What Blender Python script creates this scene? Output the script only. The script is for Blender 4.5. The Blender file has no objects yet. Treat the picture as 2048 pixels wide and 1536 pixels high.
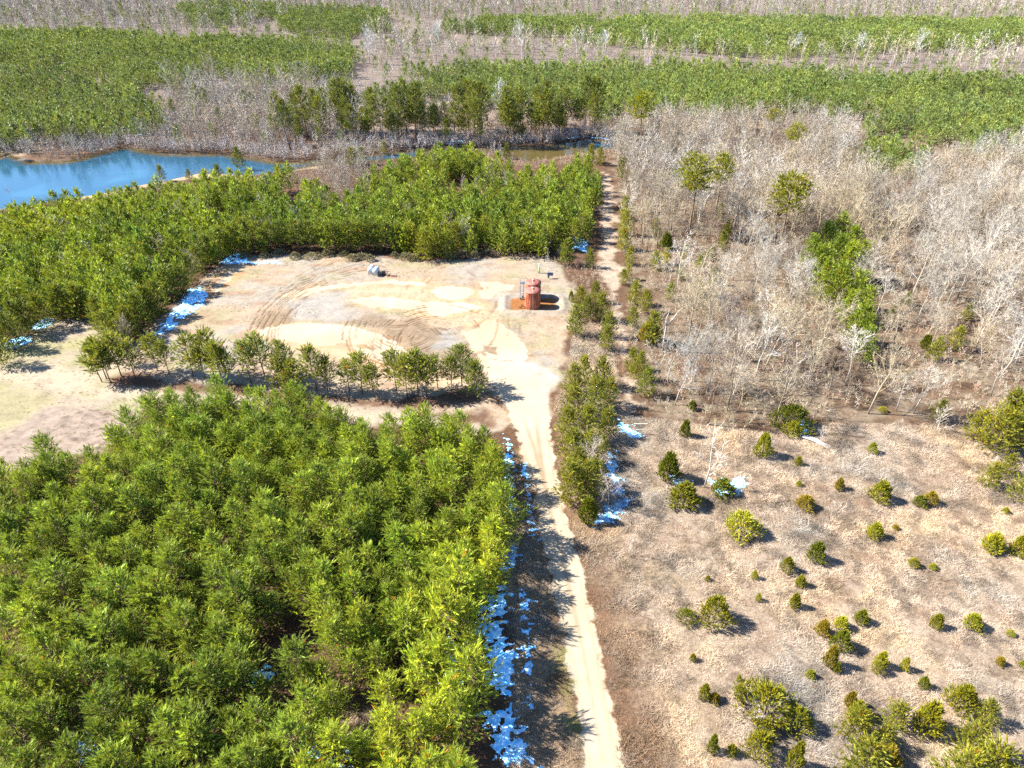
import bpy, math, time
import numpy as np
from math import radians, sin, cos, pi

T0 = time.time()
SC = bpy.context.scene
COL = SC.collection

# ------------------------------------------------------------------ camera, sky, sun, exposure
PITCH = radians(33.5)
CAM_Z = 80.0
FPX = 1422.0
cam_d = bpy.data.cameras.new("camera")
cam = bpy.data.objects.new("camera", cam_d)
COL.objects.link(cam)
cam.location = (0, 0, CAM_Z)
cam.rotation_euler = (pi / 2 - PITCH, 0, 0)
cam_d.sensor_width = 36
cam_d.lens = 36 * FPX / 2048
cam_d.clip_start = 1
cam_d.clip_end = 12000
SC.camera = cam

SUN_EL, SUN_AZ = radians(43), radians(96)      # light comes from -x, a touch from +y
world = bpy.data.worlds.new("World")
SC.world = world
world.use_nodes = True
wn = world.node_tree
sky = wn.nodes.new("ShaderNodeTexSky")
sky.sky_type = 'NISHITA'
sky.sun_disc = False
sky.sun_elevation = SUN_EL
sky.sun_rotation = radians(-84)
sky.air_density = 1.0
sky.dust_density = 0.2
sky.ozone_density = 6.0
bg = wn.nodes["Background"]
wn.links.new(sky.outputs[0], bg.inputs[0])
bg.inputs[1].default_value = 0.085
sl = bpy.data.lights.new("sun", 'SUN')
sl.energy = 5.0
sl.angle = radians(0.5)
sl.color = (1.0, 0.94, 0.83)
so = bpy.data.objects.new("sun", sl)
COL.objects.link(so)
az = radians(83)                                # from world -x, slightly +y
so.location = (-300, 40, 300)
import mathutils
ldir = mathutils.Vector((sin(az) * cos(SUN_EL), -cos(az) * cos(SUN_EL), -sin(SUN_EL)))
so.rotation_euler = ldir.to_track_quat('-Z', 'Y').to_euler()
SC.view_settings.view_transform = 'Standard'
SC.view_settings.look = 'None'
SC.view_settings.exposure = 2.25
SC.view_settings.gamma = 1.0
SC.cycles.use_denoising = False
SC.cycles.max_bounces = 5
SC.cycles.diffuse_bounces = 2
SC.cycles.glossy_bounces = 2
SC.cycles.transmission_bounces = 2
SC.cycles.transparent_max_bounces = 4
SC.cycles.caustics_reflective = False
SC.cycles.caustics_refractive = False

# ------------------------------------------------------------------ helpers
RNG = np.random.default_rng(11)


def at(px, py, z=0.0):
    """photo pixel -> world point on the level z"""
    px = np.asarray(px, float); py = np.asarray(py, float)
    u = (px - 1024) / FPX; v = -(py - 768) / FPX
    dx = u
    dy = cos(PITCH) + v * sin(PITCH)
    dz = -sin(PITCH) + v * cos(PITCH)
    t = (z - CAM_Z) / dz
    return np.stack([dx * t, dy * t], -1)


def to_px(x, y, z=0.0):
    dz = z - CAM_Z
    depth = y * cos(PITCH) - dz * sin(PITCH)
    up = y * sin(PITCH) + dz * cos(PITCH)
    return 1024 + FPX * x / depth, 768 - FPX * up / depth


def poly(pts, z=0.0):
    a = np.array(pts, float)
    return at(a[:, 0], a[:, 1], z)


def sdf(P, Q):
    """signed distance (positive inside) of points P to polygon Q"""
    P = np.asarray(P, float)
    out = np.full(len(P), -60.0)
    lo, hi = Q.min(0) - 25, Q.max(0) + 25
    m = np.all((P > lo) & (P < hi), axis=1)
    if not m.any():
        return out
    p = P[m]
    d2 = np.full(len(p), 1e9); ins = np.zeros(len(p), bool)
    n = len(Q)
    for i in range(n):
        a, b = Q[i], Q[(i + 1) % n]
        e = b - a; w = p - a
        t = np.clip((w @ e) / max(e @ e, 1e-9), 0, 1)
        r = w - t[:, None] * e
        d2 = np.minimum(d2, (r * r).sum(1))
        c = (a[1] > p[:, 1]) != (b[1] > p[:, 1])
        xi = a[0] + (p[:, 1] - a[1]) / (e[1] if abs(e[1]) > 1e-9 else 1e-9) * e[0]
        ins ^= c & (p[:, 0] < xi)
    d = np.sqrt(d2)
    out[m] = np.where(ins, d, -d)
    return out


def inside(P, Q):
    return sdf(P, Q) > 0


def sdf_line(P, L, w):
    """positive within half width w (array per vertex) of the polyline L"""
    out = np.full(len(P), -60.0)
    lo, hi = L.min(0) - 20, L.max(0) + 20
    m = np.all((P > lo) & (P < hi), axis=1)
    p = P[m]
    best = np.full(len(p), -60.0)
    for i in range(len(L) - 1):
        a, b = L[i], L[i + 1]
        e = b - a; q = p - a
        t = np.clip((q @ e) / max(e @ e, 1e-9), 0, 1)
        r = q - t[:, None] * e
        best = np.maximum(best, w[i] * (1 - t) + w[i + 1] * t - np.sqrt((r * r).sum(1)))
    out[m] = best
    return out


def _h(ix, iy, s):
    n = (ix.astype(np.int64) * 374761393 + iy.astype(np.int64) * 668265263 + s * 1442695041) & 0xffffffff
    n = ((n ^ (n >> 13)) * 1274126177) & 0xffffffff
    return ((n ^ (n >> 16)) & 0xffff) / 65535.0


def noise(x, y, s=0):
    ix = np.floor(x); iy = np.floor(y)
    fx = x - ix; fy = y - iy
    fx = fx * fx * (3 - 2 * fx); fy = fy * fy * (3 - 2 * fy)
    a = _h(ix, iy, s); b = _h(ix + 1, iy, s); c = _h(ix, iy + 1, s); d = _h(ix + 1, iy + 1, s)
    return (a * (1 - fx) + b * fx) * (1 - fy) + (c * (1 - fx) + d * fx) * fy


def fbm(x, y, s=0, o=4):
    r = 0; k = 0.5; t = 0
    for i in range(o):
        r = r + k * noise(x, y, s + i * 17); t += k
        x = x * 2.03 + 3.1; y = y * 2.03 + 1.7; k *= 0.5
    return r / t


def sstep(a, b, x):
    t = np.clip((x - a) / (b - a), 0, 1)
    return t * t * (3 - 2 * t)


def mk(name, V, F, mat, parent=None, attrs=None, smooth=False, link=True):
    """mesh object from vertex array and an (n,3) or (n,4) face array; attrs: {name: (kind, array)} per vertex"""
    V = np.ascontiguousarray(V, np.float32); F = np.ascontiguousarray(F, np.int32)
    me = bpy.data.meshes.new(name)
    k = F.shape[1]
    me.vertices.add(len(V)); me.vertices.foreach_set("co", V.ravel())
    me.loops.add(F.size); me.loops.foreach_set("vertex_index", F.ravel())
    me.polygons.add(len(F))
    me.polygons.foreach_set("loop_start", np.arange(0, F.size, k, dtype=np.int32))
    if smooth:
        me.polygons.foreach_set("use_smooth", np.ones(len(F), bool))
    for an, (kind, arr) in (attrs or {}).items():
        if kind == 'C':
            a = me.attributes.new(an, 'FLOAT_COLOR', 'POINT')
            arr = np.asarray(arr, np.float32)
            if arr.shape[1] == 3:
                arr = np.concatenate([arr, np.ones((len(arr), 1), np.float32)], 1)
            a.data.foreach_set("color", np.ascontiguousarray(arr).ravel())
        else:
            a = me.attributes.new(an, 'FLOAT', 'POINT')
            a.data.foreach_set("value", np.ascontiguousarray(arr, np.float32))
    me.update(calc_edges=True)
    if mat:
        me.materials.append(mat)
    if not link:
        return me
    o = bpy.data.objects.new(name, me)
    COL.objects.link(o)
    if parent:
        o.parent = parent
    return o


def tag(o, label, cat=None, group=None, kind=None):
    o["label"] = label
    if cat: o["category"] = cat
    if group: o["group"] = group
    if kind: o["kind"] = kind
    return o


def empty(name, loc, label, cat, group=None, rz=0.0, s=1.0):
    o = bpy.data.objects.new(name, None)
    COL.objects.link(o)
    o.empty_display_size = 0.5
    o.location = loc; o.rotation_euler = (0, 0, rz)
    o.scale = (s, s, s) if np.isscalar(s) else s
    return tag(o, label, cat, group)


def part(name, me, parent, color=None):
    o = bpy.data.objects.new(name, me)
    COL.objects.link(o); o.parent = parent
    if color is not None:
        o.color = (*color, 1)
    return o


class Geo:
    """collects boxes, tubes and lathes into one triangle/quad soup"""
    def __init__(s): s.V = []; s.F = []; s.n = 0
    def add(s, V, F):
        V = np.asarray(V, float); F = np.asarray(F, int)
        if F.shape[1] == 3: F = np.concatenate([F, F[:, 2:3]], 1)
        s.V.append(V); s.F.append(F + s.n); s.n += len(V)
    def tube(s, pts, rad, k=8, cap=True):
        pts = np.asarray(pts, float); rad = np.broadcast_to(np.asarray(rad, float), (len(pts),))
        T = np.gradient(pts, axis=0); T /= np.linalg.norm(T, axis=1)[:, None] + 1e-9
        up = np.array([0, 0, 1.]) if abs(T[0, 2]) < .9 else np.array([1., 0, 0])
        V = []
        for p, t, r in zip(pts, T, rad):
            a = np.cross(t, up); a /= np.linalg.norm(a) + 1e-9; b = np.cross(a, t)
            an = np.arange(k) * 2 * pi / k
            V.append(p + r * (np.cos(an)[:, None] * a + np.sin(an)[:, None] * b))
        V = np.concatenate(V); F = []
        for i in range(len(pts) - 1):
            for j in range(k):
                F.append((i * k + j, i * k + (j + 1) % k, (i + 1) * k + (j + 1) % k, (i + 1) * k + j))
        n = len(V)
        if cap:
            V = np.concatenate([V, pts[:1], pts[-1:]])
            for j in range(k):
                F.append((n, (j + 1) % k, j, j))
                e = (len(pts) - 1) * k
                F.append((n + 1, e + j, e + (j + 1) % k, e + (j + 1) % k))
        s.add(V, F)
    def lathe(s, prof, k=40, c=(0, 0, 0)):
        prof = np.asarray(prof, float); an = np.arange(k) * 2 * pi / k
        V = np.concatenate([np.stack([r * np.cos(an) + c[0], r * np.sin(an) + c[1], np.full(k, z + c[2])], 1) for r, z in prof])
        F = [(i * k + j, i * k + (j + 1) % k, (i + 1) * k + (j + 1) % k, (i + 1) * k + j) for i in range(len(prof) - 1) for j in range(k)]
        s.add(V, F)
    def box(s, c, size, rot=None):
        c = np.asarray(c, float); h = np.asarray(size, float) / 2
        V = np.array([(x, y, z) for x in (-1, 1) for y in (-1, 1) for z in (-1, 1)]) * h
        if rot is not None: V = V @ np.asarray(rot).T
        F = [(0, 1, 3, 2), (4, 6, 7, 5), (0, 4, 5, 1), (2, 3, 7, 6), (0, 2, 6, 4), (1, 5, 7, 3)]
        s.add(V + c, F)
    def build(s, name, mat, parent=None, smooth=False):
        V = np.concatenate(s.V); F = np.concatenate(s.F)
        me = bpy.data.meshes.new(name)
        me.from_pydata(V.tolist(), [], [tuple(dict.fromkeys(f)) for f in F.tolist()])
        if smooth: me.polygons.foreach_set("use_smooth", np.ones(len(me.polygons), bool))
        me.materials.append(mat); me.update()
        o = bpy.data.objects.new(name, me); COL.objects.link(o)
        if parent: o.parent = parent
        return o


# ------------------------------------------------------------------ materials
def new_mat(name):
    m = bpy.data.materials.new(name); m.use_nodes = True
    return m, m.node_tree, m.node_tree.nodes["Principled BSDF"]


def N(nt, typ, **kw):
    n = nt.nodes.new(typ)
    for k, v in kw.items():
        if k.startswith('i_'):
            n.inputs[int(k[2:]) if k[2:].isdigit() else k[2:]].default_value = v
        else:
            setattr(n, k, v)
    return n


def mixc(nt, mode, a, b, fac=1.0):
    n = nt.nodes.new("ShaderNodeMix"); n.data_type = 'RGBA'; n.blend_type = mode
    n.inputs[0].default_value = fac if not hasattr(fac, 'links') else 1
    if hasattr(fac, 'links'): nt.links.new(fac, n.inputs[0])
    for i, v in ((6, a), (7, b)):
        if hasattr(v, 'links'): nt.links.new(v, n.inputs[i])
        else: n.inputs[i].default_value = (*v, 1)
    return n.outputs[2]


def math_(nt, op, a, b=None, c=None, clamp=False):
    n = nt.nodes.new("ShaderNodeMath"); n.operation = op; n.use_clamp = clamp
    for i, v in enumerate((a, b, c)):
        if v is None: continue
        if hasattr(v, 'links'): nt.links.new(v, n.inputs[i])
        else: n.inputs[i].default_value = v
    return n.outputs[0]


def ramp(nt, fac, stops):
    n = nt.nodes.new("ShaderNodeValToRGB")
    el = n.color_ramp.elements
    while len(el) < len(stops): el.new(0.5)
    for e, (p, c) in zip(el, stops):
        e.position = p; e.color = (*c, 1) if len(c) == 3 else c
    nt.links.new(fac, n.inputs[0])
    return n.outputs[0]


def foliage_mat(name, transl=0.25, patch=0.35, rough=0.6, spec=0.25):
    """colour = object colour x per-clump tint, with broad patches of lighter and yellower growth"""
    m, nt, b = new_mat(name)
    oi = N(nt, "ShaderNodeObjectInfo"); at_ = N(nt, "ShaderNodeAttribute", attribute_name="tint")
    c = mixc(nt, 'MULTIPLY', oi.outputs["Color"], at_.outputs["Color"])
    g = N(nt, "ShaderNodeNewGeometry")
    no = N(nt, "ShaderNodeTexNoise", i_Scale=0.07, i_Detail=3.0)
    nt.links.new(g.outputs["Position"], no.inputs["Vector"])
    pr = ramp(nt, no.outputs[0], [(0.3, (1 - patch, 1 - patch * .6, 1 - patch * .2)), (0.5, (1, 1, 1)), (0.72, (1 + patch, 1 + patch * .75, 1))])
    c = mixc(nt, 'MULTIPLY', c, pr)
    nt.links.new(c, b.inputs["Base Color"])
    b.inputs["Roughness"].default_value = rough
    b.inputs["Specular IOR Level"].default_value = spec
    if transl:
        tr = N(nt, "ShaderNodeBsdfTranslucent")
        nt.links.new(mixc(nt, 'MULTIPLY', c, (1.0, 1.0, 0.5)), tr.inputs[0])
        mx = N(nt, "ShaderNodeMixShader"); mx.inputs[0].default_value = transl
        nt.links.new(b.outputs[0], mx.inputs[1]); nt.links.new(tr.outputs[0], mx.inputs[2])
        nt.links.new(mx.outputs[0], nt.nodes["Material Output"].inputs[0])
    return m


M_NEEDLE = foliage_mat("pine_needles", 0.36, 0.25, 0.5, 0.35)
M_CEDAR = foliage_mat("cedar_foliage", 0.1, 0.2)
M_TWIG = foliage_mat("bare_twigs", 0.0, 0.12, 0.9)
M_GRASS = foliage_mat("dry_grass", 0.2, 0.3, 0.9)


def plain(name, col, rough=0.7, metal=0.0, nscale=3.0, var=0.25, bump=0.0):
    m, nt, b = new_mat(name)
    tc = N(nt, "ShaderNodeTexCoord")
    no = N(nt, "ShaderNodeTexNoise", i_Scale=nscale, i_Detail=4.0)
    nt.links.new(tc.outputs["Object"], no.inputs["Vector"])
    r = ramp(nt, no.outputs[0], [(0.3, tuple(c * (1 - var) for c in col)), (0.7, tuple(min(1, c * (1 + var)) for c in col))])
    nt.links.new(r, b.inputs["Base Color"])
    b.inputs["Roughness"].default_value = rough; b.inputs["Metallic"].default_value = metal
    return m


M_BARK = plain("pine_bark", (0.13, 0.085, 0.06), 0.9, nscale=2.0)
M_SNAG = plain("weathered_wood", (0.30, 0.28, 0.26), 0.9)

# ---- earth: one material for the whole sheet, driven by real soil zones stored on the vertices
M_EARTH, nt, b = new_mat("earth")
ab = N(nt, "ShaderNodeAttribute", attribute_name="soil")
asd = N(nt, "ShaderNodeAttribute", attribute_name="sand")
arg = N(nt, "ShaderNodeAttribute", attribute_name="rough")
aru = N(nt, "ShaderNodeAttribute", attribute_name="rut")
geo = N(nt, "ShaderNodeNewGeometry")
n1 = N(nt, "ShaderNodeTexNoise", i_Scale=0.35, i_Detail=6.0, i_Roughness=0.65)
n2 = N(nt, "ShaderNodeTexNoise", i_Scale=1.7, i_Detail=6.0, i_Roughness=0.7)
n3 = N(nt, "ShaderNodeTexNoise", i_Scale=0.06, i_Detail=3.0)
for n in (n1, n2, n3): nt.links.new(geo.outputs["Position"], n.inputs["Vector"])
d1 = ramp(nt, n1.outputs[0], [(0.3, (0.72, 0.70, 0.68)), (0.5, (1, 1, 1)), (0.7, (1.22, 1.2, 1.16))])
d2 = ramp(nt, n2.outputs[0], [(0.32, (0.62, 0.58, 0.54)), (0.5, (1, 1, 1)), (0.68, (1.3, 1.28, 1.24))])
base = mixc(nt, 'MULTIPLY', ab.outputs["Color"], d1, 0.8)
base = mixc(nt, 'MULTIPLY', base, d2, arg.outputs["Fac"])
se = math_(nt, 'ADD', asd.outputs["Fac"], math_(nt, 'MULTIPLY', math_(nt, 'SUBTRACT', n1.outputs[0], 0.5), 5.0))
se2 = math_(nt, 'MULTIPLY_ADD', se, 2.0, 0.4, clamp=True)
rim = math_(nt, 'MULTIPLY_ADD', se, 0.35, 1.0, clamp=True)
rim = math_(nt, 'MULTIPLY', rim, math_(nt, 'SUBTRACT', 1.0, se2), clamp=True)
base = mixc(nt, 'MIX', base, mixc(nt, 'MULTIPLY', base, (1.02, 0.86, 0.66)), math_(nt, 'MULTIPLY', rim, 0.55))
sandc = ramp(nt, n3.outputs[0], [(0.35, (0.240, 0.190, 0.130)), (0.65, (0.262, 0.224, 0.170))])
sandc = mixc(nt, 'MULTIPLY', sandc, d1, 0.35)
base = mixc(nt, 'MIX', base, sandc, se2)
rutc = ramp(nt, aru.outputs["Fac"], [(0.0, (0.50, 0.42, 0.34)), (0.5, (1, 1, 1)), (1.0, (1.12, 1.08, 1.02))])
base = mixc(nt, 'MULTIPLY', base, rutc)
nt.links.new(base, b.inputs["Base Color"])
b.inputs["Roughness"].default_value = 0.95
b.inputs["Specular IOR Level"].default_value = 0.1
bp = N(nt, "ShaderNodeBump", i_Strength=0.6, i_Distance=0.25)
nt.links.new(math_(nt, 'MULTIPLY', n2.outputs[0], arg.outputs["Fac"]), bp.inputs["Height"])
nt.links.new(bp.outputs[0], b.inputs["Normal"])

M_WATER, nt, b = new_mat("pond_water")
geo = N(nt, "ShaderNodeNewGeometry")
n1 = N(nt, "ShaderNodeTexNoise", i_Scale=0.9, i_Detail=3.0)
nt.links.new(geo.outputs["Position"], n1.inputs["Vector"])
aw = N(nt, "ShaderNodeAttribute", attribute_name="soil")
nt.links.new(aw.outputs["Color"], b.inputs["Base Color"])
b.inputs["Roughness"].default_value = 0.12
b.inputs["IOR"].default_value = 1.33
bp = N(nt, "ShaderNodeBump", i_Strength=0.12, i_Distance=0.1)
nt.links.new(n1.outputs[0], bp.inputs["Height"]); nt.links.new(bp.outputs[0], b.inputs["Normal"])

M_SNOW, nt, b = new_mat("shade_blue_snow")
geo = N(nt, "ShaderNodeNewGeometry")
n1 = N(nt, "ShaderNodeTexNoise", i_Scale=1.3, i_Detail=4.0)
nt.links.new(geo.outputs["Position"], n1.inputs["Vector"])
r = ramp(nt, n1.outputs[0], [(0.38, (0.10, 0.45, 0.78)), (0.72, (0.58, 0.82, 0.94))])  # blue of sky-lit shade painted into the snow's base colour
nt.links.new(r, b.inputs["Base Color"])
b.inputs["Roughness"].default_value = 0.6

# ------------------------------------------------------------------ layout (outlines on the ground, traced once and kept as world shapes)
G = {}
G['road_l'] = [(1178, 1560), (1166, 1480), (1150, 1380), (1136, 1300), (1112, 1200), (1098, 1120), (1082, 1050), (1066, 980), (1045, 900), (1028, 850), (1010, 800), (985, 765)]
G['road_r'] = [(1245, 1560), (1232, 1480), (1212, 1380), (1197, 1300), (1174, 1200), (1155, 1120), (1134, 1050), (1115, 970), (1104, 900), (1096, 850), (1093, 800), (1082, 760)]
road_poly = poly(G['road_l'] + G['road_r'][::-1])
pad_poly = poly([(262, 690), (310, 645), (372, 590), (425, 540), (470, 514), (560, 508), (720, 510), (860, 520), (1010, 514), (1095, 512), (1128, 530), (1148, 590), (1150, 640),
                 (1130, 700), (1125, 760), (1105, 790), (1098, 830), (1040, 850), (1005, 800), (960, 770), (800, 800), (620, 790), (470, 770), (330, 760), (250, 730)])
left_poly = poly([(-40, 700), (30, 690), (110, 640), (190, 630), (215, 665), (262, 690), (262, 735), (330, 765), (620, 795), (800, 812), (960, 790), (1005, 815), (1030, 850), (960, 870), (780, 850), (700, 845),
                  (640, 805), (290, 810), (270, 860), (200, 900), (100, 925), (-40, 960)])
track_poly = poly([(1203, 345), (1225, 345), (1232, 420), (1236, 500), (1243, 580), (1262, 660), (1268, 740), (1282, 830), (1240, 835), (1236, 740), (1225, 660), (1205, 580), (1190, 520), (1198, 440)])
field_poly = poly([(1110, 800), (1130, 760), (1150, 640), (1235, 660), (1240, 835), (1300, 835), (1540, 870), (1640, 845), (1860, 850), (2100, 900), (2300, 1000), (2300, 1600), (1250, 1600),
                   (1238, 1480), (1216, 1380), (1200, 1300), (1178, 1200), (1158, 1120), (1138, 1050), (1118, 970), (1106, 900)])
verge_poly = poly([(1172, 1600), (1160, 1480), (1145, 1380), (1130, 1300), (1107, 1200), (1093, 1120), (1077, 1050), (1060, 980), (1040, 900), (1010, 930), (1000, 1100), (1020, 1300), (1030, 1420), (1010, 1600)])
litter_poly = poly([(205, 755), (300, 740), (480, 752), (640, 775), (800, 778), (960, 775), (1000, 800), (975, 850), (900, 850), (780, 812), (560, 800), (300, 785), (220, 775)])
plough_poly = poly([(-40, 905), (50, 845), (95, 812), (200, 820), (268, 820), (268, 850), (200, 900), (100, 925), (-40, 960)])
wood_poly = poly([(1225, 260), (1340, 240), (1500, 245), (1700, 255), (1740, 340), (1800, 340), (1900, 315), (2080, 290), (2080, 870), (1860, 850), (1640, 845), (1540, 870), (1300, 835), (1262, 800), (1255, 560), (1235, 420)])
water_poly = poly([(-60, 300), (0, 303), (60, 322), (130, 322), (190, 308), (250, 293), (295, 302), (340, 306), (450, 306), (545, 322), (600, 322), (650, 316), (700, 313), (760, 304), (900, 296), (1100, 291), (1180, 277), (1232, 283),
                   (1236, 294), (1130, 309), (1060, 321), (1000, 303), (900, 308), (770, 322), (660, 325), (570, 341), (500, 348), (400, 344), (340, 357), (280, 368), (200, 385), (90, 402), (-60, 425)])
bank_poly = poly([(-60, 275), (80, 285), (100, 300), (40, 312), (-60, 296)])
shore_poly = poly([(60, 402), (200, 378), (340, 348), (470, 338), (640, 322), (640, 335), (480, 352), (350, 362), (240, 388), (150, 400)])
W_poly = poly([(1228, 262), (1340, 238), (1500, 240), (1690, 252), (1735, 335), (1800, 338), (1900, 312), (2120, 290), (2120, 735), (1960, 760), (1890, 800), (1760, 790), (1690, 760), (1640, 800), (1560, 820), (1400, 812), (1300, 800), (1275, 700), (1268, 560), (1258, 420), (1235, 330)], 5)
sands = [poly(p) for p in (
    [(512, 660), (540, 652), (600, 647), (640, 645), (700, 652), (745, 664), (790, 684), (835, 715), (830, 725), (790, 715), (750, 697), (720, 690), (690, 687), (640, 692), (580, 684), (530, 673)],
    [(690, 690), (760, 697), (840, 728), (870, 745), (830, 740), (740, 715)],
    [(862, 583), (875, 574), (905, 571), (935, 575), (948, 585), (935, 594), (905, 599), (875, 596)],
    [(695, 600), (740, 592), (800, 597), (860, 603), (935, 606), (962, 616), (930, 622), (880, 634), (840, 622), (790, 617), (740, 616)],
    [(920, 660), (950, 655), (965, 645), (990, 640), (1020, 660), (1045, 685), (1062, 715), (1045, 722), (1010, 722), (985, 718), (960, 702), (940, 695)],
    [(935, 690), (985, 720), (1065, 722), (1078, 745), (1090, 800), (1098, 860), (1045, 870), (1012, 800), (975, 750)],
    [(955, 566), (985, 563), (1030, 571), (1020, 585), (975, 600), (955, 588), (968, 578)],
    [(560, 590), (650, 570), (780, 560), (850, 566), (850, 572), (760, 568), (650, 580), (590, 598)],
    [(435, 560), (455, 540), (475, 528), (492, 532), (470, 552), (440, 578), (420, 590)],
)]
lanes = [poly(p) for p in ([(80, 762), (200, 770), (300, 782), (420, 790), (620, 806), (760, 830), (980, 800), (1000, 815), (780, 842), (690, 832), (560, 815), (300, 802), (170, 790)],
    [(-40, 735), (60, 728), (180, 735), (270, 700), (330, 690), (330, 715), (230, 745), (170, 790), (90, 775), (-40, 765)])]
darks = [poly(p) for p in (
    [(955, 690), (980, 686), (995, 698), (1005, 715), (985, 714), (965, 704)],
    [(700, 640), (745, 618), (790, 640), (850, 640), (870, 650), (880, 690), (840, 700), (790, 680), (745, 655)],
    [(510, 650), (530, 625), (575, 618), (580, 645), (540, 655)],
    [(830, 700), (930, 690), (960, 735), (975, 770), (900, 735)],
)]
dark_isle = poly([(958, 690), (980, 687), (996, 700), (1004, 714), (985, 712), (967, 703)])
berm_c = at(1067, 608); BERM_HX, BERM_HY = 6.9, 4.3
TANK_A = at(1065, 614); TANK_B = at(1066.5, 563.5, 4.6)


def sand_field(P):
    w = np.full(len(P), -60.0)
    for q in sands:
        w = np.maximum(w, sdf(P, q))
    w = np.minimum(w, -sdf(P, dark_isle) + .3)
    rd = sdf(P, road_poly)
    w = np.maximum(w, rd + .3)
    return w, rd


def blend(c, col, w):
    return c * (1 - w[:, None]) + np.asarray(col) * w[:, None]


def bump_height(P):
    x, y = P[:, 0], P[:, 1]
    return (fbm(x * .5, y * .5, 3, 3) - .5) * 0.16 + (fbm(x * .05, y * .05, 9, 2) - .5) * 0.5 * sstep(150, 260, y)


def berm_profile(P):
    d = np.maximum(np.abs(P[:, 0] - berm_c[0]) - BERM_HX, np.abs(P[:, 1] - berm_c[1]) - BERM_HY)
    cd = np.hypot(np.maximum(np.abs(P[:, 0] - berm_c[0]) - BERM_HX + 2, 0), np.maximum(np.abs(P[:, 1] - berm_c[1]) - BERM_HY + 2, 0)) - 2
    return np.where((np.abs(d) < 6), cd, 30.0)


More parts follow.
